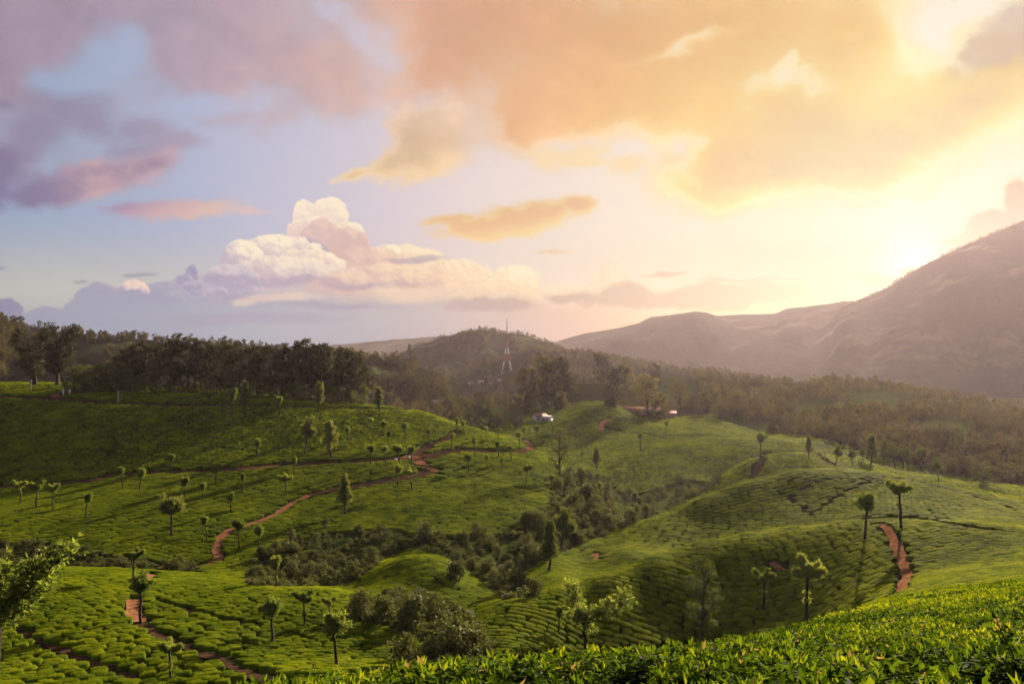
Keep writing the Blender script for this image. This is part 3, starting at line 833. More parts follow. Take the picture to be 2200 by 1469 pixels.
PATH_SEGS = []
def build_paths():
    for pts, w, ymin, mk, label in PATHS:
        p3 = [LAND.hit(a, b, ymin) for a, b in resample(pts, 6)]
        c = resample(np.array(p3)[:, :2], 0.8)
        for _ in range(3):
            c[1:-1] = 0.25 * c[:-2] + 0.5 * c[1:-1] + 0.25 * c[2:]
        PATH_SEGS.append((c, w if w > 0.9 else w - 0.8))
        t = np.gradient(c, axis=0); t /= (np.linalg.norm(t, axis=1, keepdims=True) + 1e-9)
        nrm = np.stack([-t[:, 1], t[:, 0]], 1)
        k = np.arange(len(c))
        ww = w * (0.9 + 0.22 * np.sin(k * 0.37 + len(c)) * np.sin(k * 0.11))
        rows = []
        for off in (-0.62, -0.3, 0.0, 0.3, 0.62):
            q = c + nrm * (off * ww * (1 + 0.18 * np.sin(k * 0.9 + off * 9)))[:, None]
            zz = LAND.z(q[:, 0], q[:, 1]) + 0.13 - 0.04 * (abs(off) == 0.3) + (0.03 if mk == "R" else 0.0)
            rows.append(np.stack([q[:, 0], q[:, 1], zz], 1))
        V = np.stack(rows, 1)
        n = len(c)
        idx = np.arange(n * 5).reshape(n, 5)
        q = np.stack([idx[:-1, :-1], idx[1:, :-1], idx[1:, 1:], idx[:-1, 1:]], -1).reshape(-1, 4)
        o = link('path', np_mesh('path', V.reshape(-1, 3), q, True, [M_PATH if mk == 'R' else M_SHADEPATH]))
        tag(o, label, 'path', kind='structure')


def path_dist(x, y):
    best = np.full(x.shape, 99.0)
    for c, w in PATH_SEGS:
        lo, hi = c.min(0) - 4, c.max(0) + 4
        m = np.where((x > lo[0]) & (x < hi[0]) & (y > lo[1]) & (y < hi[1]))[0]
        if not len(m): continue
        for i in range(0, len(m), 20000):
            mm = m[i:i + 20000]
            d = np.sqrt(((np.stack([x[mm], y[mm]], 1)[:, None] - c[None]) ** 2).sum(2)).min(1) - w * 0.5
            best[mm] = np.minimum(best[mm], d)
    return best


def build_terrain():
    px = np.concatenate([np.linspace(-6000, -700, 28), np.arange(-600, 2801, 6.0), np.linspace(2900, 8200, 28)])
    y = np.concatenate([np.exp(np.linspace(math.log(1.0), math.log(760), 420)), np.linspace(800, 5200, 16)])
    A, B = np.meshgrid(px, y, indexing='ij')
    X = (A - CX) / FPX * B
    Z = LAND.z(X, B)
    nrng = np.random.default_rng(5)
    Z = Z + nrng.normal(0, 1, Z.shape) * np.clip(B * 0.0002, 0, 0.05)
    V = np.stack([X, B, Z], -1)
    n, m = A.shape
    idx = np.arange(n * m).reshape(n, m)
    q = np.stack([idx[:-1, :-1], idx[1:, :-1], idx[1:, 1:], idx[:-1, 1:]], -1).reshape(-1, 4)
    v = V.reshape(-1, 3)
    w = wild(v[:, 0], v[:, 1], v[:, 2]).astype(np.float32)
    # the ground goes on behind the viewpoint
    k = len(v)
    edge = V[:, 0]
    bx = np.linspace(-60, 60, len(edge))
    back = np.stack([bx, np.full(len(edge), -60.0), np.full(len(edge), 4.0)], 1)
    v = np.concatenate([v, back])
    i = np.arange(len(edge) - 1)
    q2 = np.stack([k + i, k + i + 1, idx[i + 1, 0], idx[i, 0]], 1)
    mt, g = new_mat('hill_ground')
    at = g.node('ShaderNodeAttribute', attribute_name='wild').outputs['Fac']
    pos = g.node('ShaderNodeNewGeometry').outputs['Position']
    n1 = g.noise(pos, 0.35, 5, 0.65)
    n2 = g.noise(pos, 0.05, 4, 0.6)
    under = g.mix(g.rng(n1, 0.4, 0.7), (0.018, 0.020, 0.008, 1), (0.040, 0.030, 0.014, 1))
    grass = g.mix(g.rng(n1, 0.35, 0.7), (0.026, 0.040, 0.010, 1), (0.055, 0.078, 0.016, 1))
    grass = g.mix(g.rng(n2, 0.5, 0.65), grass, (0.048, 0.045, 0.018, 1))
    col = g.mix(at, under, grass)
    finish(mt, g, bsdf(g, col, 1.0, 0.0, bump(g, n1, 0.6, 0.3)))
    me = np_mesh('terrain', v, [q, q2], True, [mt])
    a = me.attributes.new('wild', 'FLOAT', 'POINT')
    a.data.foreach_set('value', np.concatenate([w, np.zeros(len(back), np.float32)]).astype(np.float32))
    o = link('terrain', me)
    tag(o, 'rolling tea estate ground with valleys between rounded hills', 'terrain', kind='structure')


build_paths()
build_terrain()


# ------------------------------------------------------------------ hills and mountains beyond
def vnoise(seed):
    t = _tile_fbm(512, 4, 6, 0.55, seed)
    return lambda u, v: _samp(t, np.asarray(u, np.float32), np.asarray(v, np.float32))


def ridge(name, label, crest, d_c, d_f, d_b, foot, mat, amp, seed, kind_cat, ease=1.15, step=7, nf=60, rough=1.0, dvar=0.0, wob=60):
    nz = vnoise(seed)
    c = np.array(crest, float)
    px = np.arange(c[0, 0], c[-1, 0] + 1, step)
    row = np.interp(px, c[:, 0], c[:, 1])
    row = row + rough * (nz(px / 420.0, 0.3 + 0 * px) * 5 + nz(px / 90.0, 0.7 + 0 * px) * 1.8)
    dc = d_c * (1 + dvar * nz(px / 900.0, 0.11 + 0 * px))
    zc = (HR - row) / FPX * dc
    t = np.linspace(0, 1, nf)
    T, PXm = np.meshgrid(t, px, indexing='ij')
    D = d_f + (dc[None] - d_f) * T
    s = T ** ease * 0.65 + (T * T * (3 - 2 * T)) * 0.35
    spur = nz(PXm / wob / 8.0, T * 0.35 + 0.2) + 0.45 * nz(PXm / wob / 2.0, T * 1.1)
    Zf = foot + (zc[None] - foot) * s + amp * spur * np.sin(np.pi * T) ** 0.8
    tb = np.linspace(0, 1, 10)[1:]
    TB, _ = np.meshgrid(tb, px, indexing='ij')
    DB = dc[None] + (d_b - d_c) * TB
    Zb = zc[None] + (foot - zc[None]) * TB ** 1.2
    D = np.concatenate([D, DB]); Z = np.concatenate([Zf, Zb])
    X = (px[None] - CX) / FPX * D
    n, m = D.shape
    idx = np.arange(n * m).reshape(n, m)
    q = np.stack([idx[:-1, :-1], idx[:-1, 1:], idx[1:, 1:], idx[1:, :-1]], -1).reshape(-1, 4)
    V = np.stack([X, D, Z], -1)
    o = link(name, np_mesh(name, V.reshape(-1, 3), q, True, [mat]))
    tag(o, label, kind_cat, kind='structure')
    return V[:nf]


HILL_L = ridge('hill', 'dark forested hill behind the grove at left', [(-700, 560), (-300, 610), (0, 690), (60, 706), (130, 719), (240, 730), (300, 728), (420, 742), (520, 750), (640, 756), (800, 772), (900, 785), (980, 812)], 760, 480, 1100, -72, M_HILL, 10, 11, 'hill')
HILL_C = ridge('hill', 'rounded wooded hill behind the radio mast', [(700, 800), (800, 785), (860, 765), (905, 742), (960, 722), (1000, 716), (1030, 710), (1060, 711), (1080, 717), (1110, 718), (1150, 729), (1200, 748), (1260, 765), (1340, 790), (1440, 812)], 1500, 1050, 1900, -80, M_HILL, 18, 12, 'hill')
HILL_R = ridge('hill', 'low wooded ridge sloping right behind the estate trees', [(900, 815), (1000, 790), (1080, 766), (1150, 752), (1200, 750), (1260, 757), (1330, 768), (1420, 782), (1500, 792), (1580, 804), (1660, 818), (1740, 832)], 1120, 830, 1450, -78, M_HILL, 10, 13, 'hill')
MT_R = ridge('mountain', 'long hazy mountain ridge below the bright sky', [(1000, 800), (1120, 760), (1180, 738), (1215, 727), (1260, 716), (1330, 704), (1370, 694), (1400, 680), (1440, 677), (1490, 669), (1515, 670), (1540, 678), (1580, 676), (1640, 674), (1668, 674), (1690, 663), (1760, 655), (1830, 648), (1900, 640), (2100, 630), (2500, 640)], 2800, 1500, 3300, -85, M_MOUNT, 30, 14, 'mountain', rough=0.22, wob=90)
MT_B = ridge('mountain', 'big steep mountain rising at the right edge', [(1560, 800), (1640, 775), (1700, 745), (1760, 700), (1800, 664), (1850, 642), (1900, 622), (1950, 590), (2000, 562), (2060, 534), (2120, 507), (2200, 472), (2300, 467), (2450, 466), (2700, 470), (3000, 470), (3400, 560)], 2300, 1150, 3200, -85, M_MOUNT, 34, 15, 'mountain', rough=0.3, wob=110)
ridge('mountain', 'faint blue mountain on the horizon at centre', [(500, 760), (620, 748), (700, 742), (770, 736), (850, 726), (920, 724), (990, 728), (1060, 735), (1200, 745), (1400, 752)], 3250, 2700, 3480, -85, M_MOUNT, 12, 16, 'mountain', rough=0.6)
# ------------------------------------------------------------------ tea bushes
def cushion(mb, lx, ly, h, r, nu=14, nv=6, bumpy=0.10, tone=0.1, sink=0.25):
    """clipped, flat topped dome"""
    u = np.arange(nu) / nu * 2 * math.pi
    ph = r.random(4) * 6.28
    V = []
    for k in range(nv):
        t = k / (nv - 1) * math.pi / 2
        rad = np.cos(t) ** 0.34 if k < nv - 1 else 0.3
        z = math.sin(t) ** 0.55
        w = 1 + bumpy * (np.sin(3 * u + ph[0]) * .6 + np.sin(5 * u + ph[1]) * .5)
        V.append(np.stack([np.sign(np.cos(u)) * np.abs(np.cos(u)) ** .85 * rad * lx / 2 * w, np.sign(np.sin(u)) * np.abs(np.sin(u)) ** .85 * rad * ly / 2 * w,
                           np.full(nu, z * h) * (1 + 0.5 * bumpy * np.sin(2 * u + ph[2] + k)) - (sink if k == 0 else 0)], 1))
    V.append(np.array([[0, 0, h]]))
    V = np.concatenate(V)
    q = [(k * nu + i, k * nu + (i + 1) % nu, (k + 1) * nu + (i + 1) % nu, (k + 1) * nu + i) for k in range(nv - 1) for i in range(nu)]
    t = [((nv - 1) * nu + i, (nv - 1) * nu + (i + 1) % nu, nv * nu) for i in range(nu)]
    mb.add(V, q, t, tone)


def on_cushion(n, lx, ly, h, r):
    """random places and outward directions on the dome, most of them on its table"""
    a = r.random(n) * 2 * math.pi
    t = np.where(r.random(n) < 0.68, 1.0, 0.0)
    rr = np.sqrt(r.random(n))
    top = np.stack([np.cos(a) * rr * lx / 2 * .95, np.sin(a) * rr * ly / 2 * .95, h * (1 - 0.12 * rr ** 6) * (1 + 0.04 * np.sin(rr * 9 + a * 3))], 1)
    zz = r.random(n)
    k = np.cos(zz * math.pi / 2 * .85) ** .5
    side = np.stack([np.cos(a) * k * lx / 2, np.sin(a) * k * ly / 2, np.sin(zz * math.pi / 2) ** .8 * h * .95], 1)
    p = np.where(t[:, None] > 0, top, side)
    nn = np.where(t[:, None] > 0, np.stack([np.cos(a) * rr * .5, np.sin(a) * rr * .5, np.ones(n)], 1), np.stack([np.cos(a), np.sin(a), 0.3 + zz], 1))
    return p, nn / np.linalg.norm(nn, axis=1, keepdims=True), t


def tea_mid(seed, nleaf=440, ls=0.088):
    r = np.random.default_rng(seed)
    mb = MB()
    lx, ly, h = 1.40, 1.02, 0.80
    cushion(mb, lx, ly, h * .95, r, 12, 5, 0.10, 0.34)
    p, n, top = on_cushion(nleaf, lx, ly, h, r)
    ax = n * 0.45 + unit(nleaf, r) * 0.8
    mb.leaves(p, ax, n + unit(nleaf, r) * .3, ls * r.uniform(.7, 1.4, nleaf), ls * .55, np.clip(0.25 + 0.5 * top * r.random(nleaf) + .25 * r.random(nleaf), 0, 1))
    return mb.mesh('tea_bush', [M_TEA])


def tea_far(seed):
    r = np.random.default_rng(seed)
    mb = MB()
    cushion(mb, 1.32, .93, .78, r, 10, 5, 0.13, 0.38)
    p, n, top = on_cushion(46, 1.3, .93, .8, r)
    mb.leaves(p, n * .5 + unit(46, r) * .8, n, .3, .18, np.clip(0.3 + 0.5 * top * r.random(46), 0, 1))
    return mb.mesh('tea_bush', [M_TEA])


def tea_near(seed, nleaf=2500, ls=0.066):
    r = np.random.default_rng(seed)
    mb = MB()
    lx, ly, h = 1.34, 0.94, 0.78
    cushion(mb, lx * .93, ly * .93, h * .88, r, 14, 6, 0.08, 0.0)
    p, n, top = on_cushion(nleaf, lx, ly, h, r)
    p = p - n * (r.random(nleaf) ** 1.4 * .12)[:, None]
    ax = n * r.uniform(-.1, .6, nleaf)[:, None] + unit(nleaf, r) * np.array([1, 1, .6])
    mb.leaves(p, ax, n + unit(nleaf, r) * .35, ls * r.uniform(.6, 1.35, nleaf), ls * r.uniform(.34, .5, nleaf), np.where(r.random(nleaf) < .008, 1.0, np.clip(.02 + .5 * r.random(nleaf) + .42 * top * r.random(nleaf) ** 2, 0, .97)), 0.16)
    # young upright shoots, two leaves and a bud
    ns = 45
    p, n, top = on_cushion(ns, lx, ly, h, r)
    for k in range(3):
        a = np.array([0, 0, 1.0]) + unit(ns, r) * (.25 if k == 0 else .6)
        mb.leaves(p, a, unit(ns, r), ls * r.uniform(.7, 1.2, ns), ls * .32, np.clip(.6 + .36 * r.random(ns), 0, .97), .14)
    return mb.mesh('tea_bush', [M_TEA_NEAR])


def leaf_single(seed):
    """one large leaf with a midrib fold and a curved blade"""
    r = np.random.default_rng(seed)
    t = np.linspace(0, 1, 6)
    w = np.array([.02, .34, .48, .44, .26, .0]) * .42
    z = .10 * np.sin(t * 2.4) - .22 * t ** 2
    V = np.concatenate([np.stack([t, 0 * t, z], 1), np.stack([t, w, z + .3 * w], 1), np.stack([t, -w, z + .3 * w], 1)])
    q = [(i, i + 1, 7 + i, 6 + i) for i in range(5)] + [(i + 1, i, 12 + i, 13 + i) for i in range(5)]
    tone = np.full(10, r.uniform(.7, 1.0))
    return np_mesh('leaf', V, np.array(q), True, [M_TEA_NEAR], None, tone)


def scatter(name, pts, rots, scl, pick, sources, label, cat, kind='stuff'):
    """a mass nobody could count: points that carry copies of a few meshes"""
    me = bpy.data.meshes.new(name)
    n = len(pts)
    me.vertices.add(n); me.vertices.foreach_set('co', np.asarray(pts, np.float32).ravel())
    a = me.attributes.new('turn', 'FLOAT_VECTOR', 'POINT'); a.data.foreach_set('vector', np.asarray(rots, np.float32).ravel())
    a = me.attributes.new('size', 'FLOAT_VECTOR', 'POINT'); a.data.foreach_set('vector', np.asarray(scl, np.float32).ravel())
    a = me.attributes.new('pick', 'INT', 'POINT'); a.data.foreach_set('value', np.asarray(pick, np.int32))
    me.update()
    o = link(name, me)
    nt = bpy.data.node_groups.new(name, 'GeometryNodeTree')
    nt.interface.new_socket('Geometry', in_out='INPUT', socket_type='NodeSocketGeometry')
    nt.interface.new_socket('Geometry', in_out='OUTPUT', socket_type='NodeSocketGeometry')
    N = nt.nodes.new
    gi, go = N('NodeGroupInput'), N('NodeGroupOutput')
    mp = N('GeometryNodeMeshToPoints'); ip = N('GeometryNodeInstanceOnPoints'); jn = N('GeometryNodeJoinGeometry')
    nt.links.new(gi.outputs[0], mp.inputs[0]); nt.links.new(mp.outputs[0], ip.inputs['Points'])
    for s in sources:
        oi = N('GeometryNodeObjectInfo'); oi.inputs['Object'].default_value = s; oi.inputs['As Instance'].default_value = True
        nt.links.new(oi.outputs['Geometry'], jn.inputs[0])
    nt.links.new(jn.outputs[0], ip.inputs['Instance'])
    ip.inputs['Pick Instance'].default_value = True
    for nm, ty, sock in (('turn', 'FLOAT_VECTOR', 'Rotation'), ('size', 'FLOAT_VECTOR', 'Scale'), ('pick', 'INT', 'Instance Index')):
        na = N('GeometryNodeInputNamedAttribute'); na.data_type = ty; na.inputs['Name'].default_value = nm
        src = na.outputs[0]
        if sock == 'Rotation':
            e = N('FunctionNodeEulerToRotation'); nt.links.new(src, e.inputs[0]); src = e.outputs[0]
        nt.links.new(src, ip.inputs[sock])
    nt.links.new(ip.outputs[0], go.inputs[0])
    md = o.modifiers.new(name, 'NODES'); md.node_group = nt
    return tag(o, label, cat, kind=kind)


def bare(name, me):
    return bpy.data.objects.new(name, me)


def tea_points():
    """planting rows that bend with the hills"""
    P = []
    for sp_r, sp_b, y0, y1 in ((0.86, 1.08, -6, 92), (1.0, 1.26, 92, 132), (1.35, 1.78, 132, 185), (1.65, 2.15, 185, 300), (1.95, 2.5, 300, 480)):
        half = 0.78 * y1 + 12
        ext = math.hypot(half, y1) + 40
        i = np.arange(-int(ext / sp_r), int(ext / sp_r)); j = np.arange(-int(ext / sp_b), int(ext / sp_b))
        I, J = np.meshgrid(i, j, indexing='ij')
        q = I * sp_r + RNG.normal(0, .07, I.shape); p = J * sp_b + 0.5 * sp_b * (I % 2) + RNG.normal(0, .2, I.shape)
        th = 0.30
        ang = np.full(I.shape, th)
        # bend: rows swing with slow waves
        x = p * math.cos(th) - q * math.sin(th); y = p * math.sin(th) + q * math.cos(th)
        m = (y > y0 - 16) & (y < y1 + 16) & (np.abs(x) < 0.72 * np.maximum(y, 0) + 26)
        x, y = x[m], y[m]
        w = lambda a, b, c: np.sin(a * x + b * y + c)
        dy = 5.5 * w(.045, .013, 1) + 3.0 * w(-.03, .06, 2.2) + 1.2 * w(.12, -.05, .4)
        dx = 3.0 * w(.02, .05, 4) + 1.2 * w(-.07, .1, .9)
        slope = 5.5 * .045 * np.cos(.045 * x + .013 * y + 1) - 3.0 * .03 * np.cos(-.03 * x + .06 * y + 2.2) + 1.2 * .12 * np.cos(.12 * x - .05 * y + .4)
        x2, y2 = x + dx, y + dy
        m = (y2 >= y0) & (y2 < y1)
        P.append(np.stack([x2[m], y2[m], th + np.arctan(slope[m])], 1))
    P = np.concatenate(P)
    x, y, a = P.T
    m = (y > 1.5) | (np.hypot(x, y) > 1.6)
    x, y, a = x[m], y[m], a[m]
    z = LAND.z(x, y)
    yy = np.maximum(y, 0.5)
    px, py = proj(x, yy, z)
    keep = (np.abs(px - CX) < 1330) | (y < 9)
    keep &= ~((y > 20) & (py > 1720))
    keep &= ~wild(x, yy, z)
    keep &= (y > 0.2)
    x, y, z, a = x[keep], y[keep], z[keep], a[keep]
    # leave out what stands well below the brow of a nearer hill
    px = CX + FPX * x / y
    R = HR - (LAND.Z + 0.9) / LAND.Y[None] * FPX
    best = np.minimum.accumulate(R, axis=1)
    i = np.clip(((px - LAND.PXG[0]) / 10).round().astype(int), 0, len(LAND.PXG) - 1)
    j = np.clip(((np.log(y) - LAND.LYG[0]) / (LAND.LYG[1] - LAND.LYG[0])).astype(int) - 3, 0, len(LAND.LYG) - 1)
    top = HR - (z + 0.9) / y * FPX
    keep = top < best[i, j] + 26
    x, y, z, a = x[keep], y[keep], z[keep], a[keep]
    d = path_dist(x, y)
    keep = d > np.where(y > 132, .62, .52)
    return x[keep], y[keep], z[keep], a[keep], d[keep]


def lean(x, y, rz, k=0.85):
    """turn about the upright of the slope"""
    e = np.maximum(.5, y * .01)
    gx = (LAND.z(x + e, y) - LAND.z(x - e, y)) / (2 * e) * k
    gy = (LAND.z(x, y + e) - LAND.z(x, y - e)) / (2 * e) * k
    n = np.stack([-gx, -gy, np.ones_like(gx)], 1); n /= np.linalg.norm(n, axis=1, keepdims=True)
    u = np.stack([np.cos(rz), np.sin(rz), np.zeros_like(rz)], 1)
    u -= n * (u * n).sum(1, keepdims=True); u /= np.linalg.norm(u, axis=1, keepdims=True)
    v = np.cross(n, u)
    return np.stack([np.arctan2(v[:, 2], n[:, 2]), -np.arcsin(np.clip(u[:, 2], -1, 1)), np.arctan2(u[:, 1], u[:, 0])], 1)


def build_tea():
    x, y, z, a, dpath = tea_points()
    n = len(x)
    dist = np.sqrt(x * x + y * y + z * z)
    px, py = proj(x, np.maximum(y, .3), z + .8)
    inf = (px > -90) & (px < 2290) & (py < 1620) & (y > 1.2)
    order = np.argsort(np.where(inf, dist, 1e9))
    near = order[:300]
    isnear = np.zeros(n, bool); isnear[near] = True
    meshes = [tea_near(100 + k) for k in range(5)]
    lite = [tea_near(120 + k, 1100, 0.085) for k in range(4)]
    scl = np.stack([RNG.uniform(.82, 1.22, n), RNG.uniform(.84, 1.12, n), RNG.uniform(.93, 1.07, n)], 1)
    ra = a + RNG.normal(0, .12, n) + np.where(RNG.random(n) < .5, math.pi, 0)
    far_k = np.select([y > 300, y > 185, y > 132, y > 92], [2.12, 1.8, 1.48, 1.08], 0.93)
    scl[:, 2] *= 1 + (far_k - 1) * .35
    scl[:, 2] = np.where(dist < 30, .90 + (scl[:, 2] - 1) * .35, scl[:, 2])
    scl[:, :2] *= far_k[:, None]
    rot = lean(x, y, ra)
    scl[:, 2] *= np.interp(dist, [28, 55], [1.0, .62]) * np.where((y > 110) & (dpath < 2.2), .85, 1.0)
    leaf_me = [leaf_single(900 + k) for k in range(4)]
    for c, i in enumerate(near):
        o = link('tea_bush', (meshes if dist[i] < 16 else lite)[c % 5 if dist[i] < 16 else c % 4], None, (x[i], y[i], z[i]), ra[i], scl[i])
        o.rotation_euler = rot[i]
        tag(o, 'clipped tea bush with glossy leaves in the hedge covering the nearest slope', 'tea bush', 'tea bushes of the nearest slope')
        if c < 30:                                # the leaves that stand up largest are leaves of their own
            for k in range(10):
                rr, an = math.sqrt(random.random()) * .85, random.random() * 6.28
                l = link('leaf', leaf_me[(c + k) % 4], o, (math.cos(an) * rr * .66, math.sin(an) * rr * .54, .74 + random.uniform(-.04, .04)))
                l.rotation_euler = (random.uniform(-.5, .5), random.uniform(-1.25, -.1), random.random() * 6.28)
                l.scale = (random.uniform(.055, .095),) * 3
    rest = ~isnear
    rot = lean(x, y, ra)
    pos = np.stack([x, y, z], 1)
    mid_src = [bare('tea_bush_source', tea_mid(200 + k)) for k in range(5)]
    midn_src = [bare('tea_bush_source', me) for me in lite]
    far_src = [bare('tea_bush_source', tea_far(300 + k)) for k in range(4)]
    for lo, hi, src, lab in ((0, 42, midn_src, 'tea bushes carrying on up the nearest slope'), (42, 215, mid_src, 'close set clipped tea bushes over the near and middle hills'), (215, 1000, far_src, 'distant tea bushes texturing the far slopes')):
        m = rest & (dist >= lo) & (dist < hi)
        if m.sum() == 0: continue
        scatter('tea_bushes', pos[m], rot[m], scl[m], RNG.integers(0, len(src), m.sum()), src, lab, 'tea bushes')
    print('TEA', n, [(int((rest & (dist >= lo) & (dist < hi)).sum())) for lo, hi in ((0, 42), (42, 215), (215, 1000))])


build_tea()
# ------------------------------------------------------------------ trees and shrubs
def limb_pts(a, b, r, n=5, sag=0.06):
    a, b = np.array(a, float), np.array(b, float)
    t = np.linspace(0, 1, n)[:, None]
    L = np.linalg.norm(b - a)
    mid = unit(1, r)[0] * L * sag
    return a + (b - a) * t + mid * np.sin(np.pi * t) + np.array([0, 0, 1]) * L * .06 * (t * t - t)


def sprays(mb, pts, r, n, radius, ls, tone=(.2, .9), nl=6, up=0.35):
    """feathery sprays of narrow leaves round a limb"""
    pts = np.asarray(pts)
    i = r.random(n) * (len(pts) - 1)
    k = i.astype(int); f = (i - k)[:, None]
    c = pts[k] * (1 - f) + pts[np.minimum(k + 1, len(pts) - 1)] * f
    d = unit(n, r) + np.array([0, 0, up]); d /= np.linalg.norm(d, axis=1, keepdims=True)
    c = c + d * (radius * r.random(n) ** .7)[:, None]
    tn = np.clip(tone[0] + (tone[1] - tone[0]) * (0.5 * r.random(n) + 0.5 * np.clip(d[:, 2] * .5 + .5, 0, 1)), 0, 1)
    for _ in range(nl):
        a = d * .7 + unit(n, r) * .85
        mb.leaves(c, a, unit(n, r), ls * r.uniform(.6, 1.3, n), ls * r.uniform(.26, .42, n), np.clip(tn + r.normal(0, .08, n), 0, 1))


def pollard(seed, style, H=6.0, fine=1.0):
    """lopped silver oak: bare trunk, a few cut limbs, tufts of feathery leaves. Returns trunk mesh, crown mesh"""
    r = np.random.default_rng(seed)
    tr, cr = MB(), MB()
    hb = H * (r.uniform(.70, .78) if style in ('tuft', 'mop', 'splay') else r.uniform(.6, .68))
    lean = r.normal(0, .16, 2)
    k = np.linspace(0, 1, 7)
    wob = np.cumsum(r.normal(0, .05, (7, 2)), axis=0)
    T = np.stack([lean[0] * k * 2 + wob[:, 0], lean[1] * k * 2 + wob[:, 1], k * hb - .25 * (k == 0)], 1)
    tr.tube(T, np.interp(k, [0, .08, .9, 1], [.22, .17, .12, .15]), 8)
    top = T[-1]
    limbs = []
    if style == 'tuft':
        for i in range(r.integers(4, 8)):
            a = i * 1.25 + r.random() * .7
            e = r.uniform(.6, 1.3)
            L = H * r.uniform(.08, .24)
            limbs.append((top - (0, 0, r.uniform(0, .6)), top + L * np.array([math.cos(a) * math.cos(e), math.sin(a) * math.cos(e), math.sin(e)]), r.uniform(.5, 1.1), r.uniform(.3, .55)))
    elif style == 'mop':
        for i in range(9):
            a = i * .7 + r.random() * .7
            e = r.uniform(.1, 1.4)
            L = H * r.uniform(.12, .24)
            limbs.append((top - (0, 0, r.uniform(0, .5)), top + L * np.array([math.cos(a) * math.cos(e), math.sin(a) * math.cos(e), math.sin(e)]), r.uniform(.5, 1.2), r.uniform(.35, .65)))
    elif style == 'splay':
        a0 = r.random() * 6
        for i in range(4):
            a = a0 + i * 1.6 + r.random() * .5
            e = r.uniform(.25, .8)
            L = H * r.uniform(.22, .34)
            limbs.append((top - (0, 0, r.uniform(0, .4)), top + L * np.array([math.cos(a) * math.cos(e), math.sin(a) * math.cos(e), math.sin(e)]), 1.0, .42))
        limbs.append((top, top + (0, 0, H * .12), .8, .45))
    elif style == 'round':
        for i in range(14):
            a = i * 2.4
            z = r.uniform(-.55, .9)
            L = H * .20 * math.sqrt(max(.1, 1 - z * z * .7)) * r.uniform(.6, 1.25)
            limbs.append((top - (0, 0, .4), top + np.array([math.cos(a) * L, math.sin(a) * L, z * H * .26 + .5]), r.uniform(.5, 1.0), r.uniform(.4, .7)))
    elif style == 'spire':
        for i in range(16):
            a = i * 2.4
            f = (i + .5) / 16
            L = (H * .17 * (1 - f) ** .7 + .12) * r.uniform(.55, 1.3)
            zb = hb * .55 + (H - hb * .55) * f
            c = np.array([top[0] * min(1, zb / hb), top[1] * min(1, zb / hb), zb])
            limbs.append((c, c + np.array([math.cos(a) * L, math.sin(a) * L, .35 * L]), r.uniform(.45, .9), r.uniform(.3, .5)))
        tr.tube(np.array([top, (top[0], top[1], H * .98)]), [.08, .02], 6)
    for a, b, dens, rad in limbs:
        p = limb_pts(a, b, r)
        tr.tube(p, np.linspace(.06, .02, len(p)) * (1.3 if style == 'splay' else 1), 5)
        L = np.linalg.norm(np.asarray(b) - np.asarray(a))
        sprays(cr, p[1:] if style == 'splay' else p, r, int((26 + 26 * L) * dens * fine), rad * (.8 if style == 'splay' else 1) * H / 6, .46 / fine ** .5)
    # water shoots low on the trunk
    for _ in range(3 if style in ('splay', 'tuft') else 0):
        c = T[r.integers(3, 6)]
        sprays(cr, np.array([c, c + unit(1, r)[0] * .2]), r, int(6 * fine), .22, .26)
    return tr.mesh('trunk', [M_WOOD], True), cr.mesh('crown', [M_OAKDARK if style in ('round', 'spire') else M_OAK])


def big_tree(seed, H=15.0, W=8.0, base=.3, clumps=26, per=70, ls=.55, mat=None, bark=None, gap=.0, top_flat=0.0, trunk_r=.28, nst=1):
    """tall tree: forked trunk, foliage held in separate clumps with gaps between"""
    mat = mat or M_GROVE
    r = np.random.default_rng(seed)
    tr, cr = MB(), MB()
    k = np.linspace(0, 1, 7)
    stems = []
    for s in range(nst):
        off = r.normal(0, .25 * W / 8, 2) * (s > 0)
        T = np.stack([off[0] + np.cumsum(r.normal(0, .02 * H, 7)) * k, off[1] + np.cumsum(r.normal(0, .02 * H, 7)) * k, k * H * .86 - .4 * (k == 0)], 1)
        tr.tube(T, np.interp(k, [0, .06, 1], [trunk_r * 1.35, trunk_r, .05]), 8)
        stems.append(T)
    for c in range(clumps):
        f = base + (1 - base) * (c + r.random()) / clumps
        prof = math.sin(math.pi * min(1, (f - base) / (1 - base) * .82 + .12)) ** .6 if top_flat == 0 else (0.35 + .65 * (f - base) / (1 - base)) * (1 if f < .93 else .75)
        a = r.random() * 6.28
        R = W / 2 * prof * r.uniform(.35, 1.0)
        st = stems[c % nst]
        zc = H * f
        sx, sy = np.interp(zc, st[:, 2], st[:, 0]), np.interp(zc, st[:, 2], st[:, 1])
        cc = np.array([sx + math.cos(a) * R, sy + math.sin(a) * R, zc])
        zb = max(H * .12, zc - R * r.uniform(.5, .9) - .5)
        b = np.array([np.interp(zb, st[:, 2], st[:, 0]), np.interp(zb, st[:, 2], st[:, 1]), zb])
        tr.tube(limb_pts(b, cc, r), np.linspace(.09, .025, 5) * trunk_r / .28, 5, False)
        rad = W * r.uniform(.11, .19) * (1 - .25 * f)
        n = int(per * r.uniform(.7, 1.3))
        d = unit(n, r)
        p = cc + d * (rad * r.random(n) ** .4)[:, None] * np.array([1.15, 1.15, .72])
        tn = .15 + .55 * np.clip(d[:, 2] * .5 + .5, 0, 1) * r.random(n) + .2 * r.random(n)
        mb_ax = d * .5 + unit(n, r)
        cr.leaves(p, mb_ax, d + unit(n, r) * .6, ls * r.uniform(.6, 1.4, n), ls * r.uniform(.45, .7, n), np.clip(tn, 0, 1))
    return tr.mesh('trunk', [bark or M_WOOD], True), cr.mesh('crown', [mat])


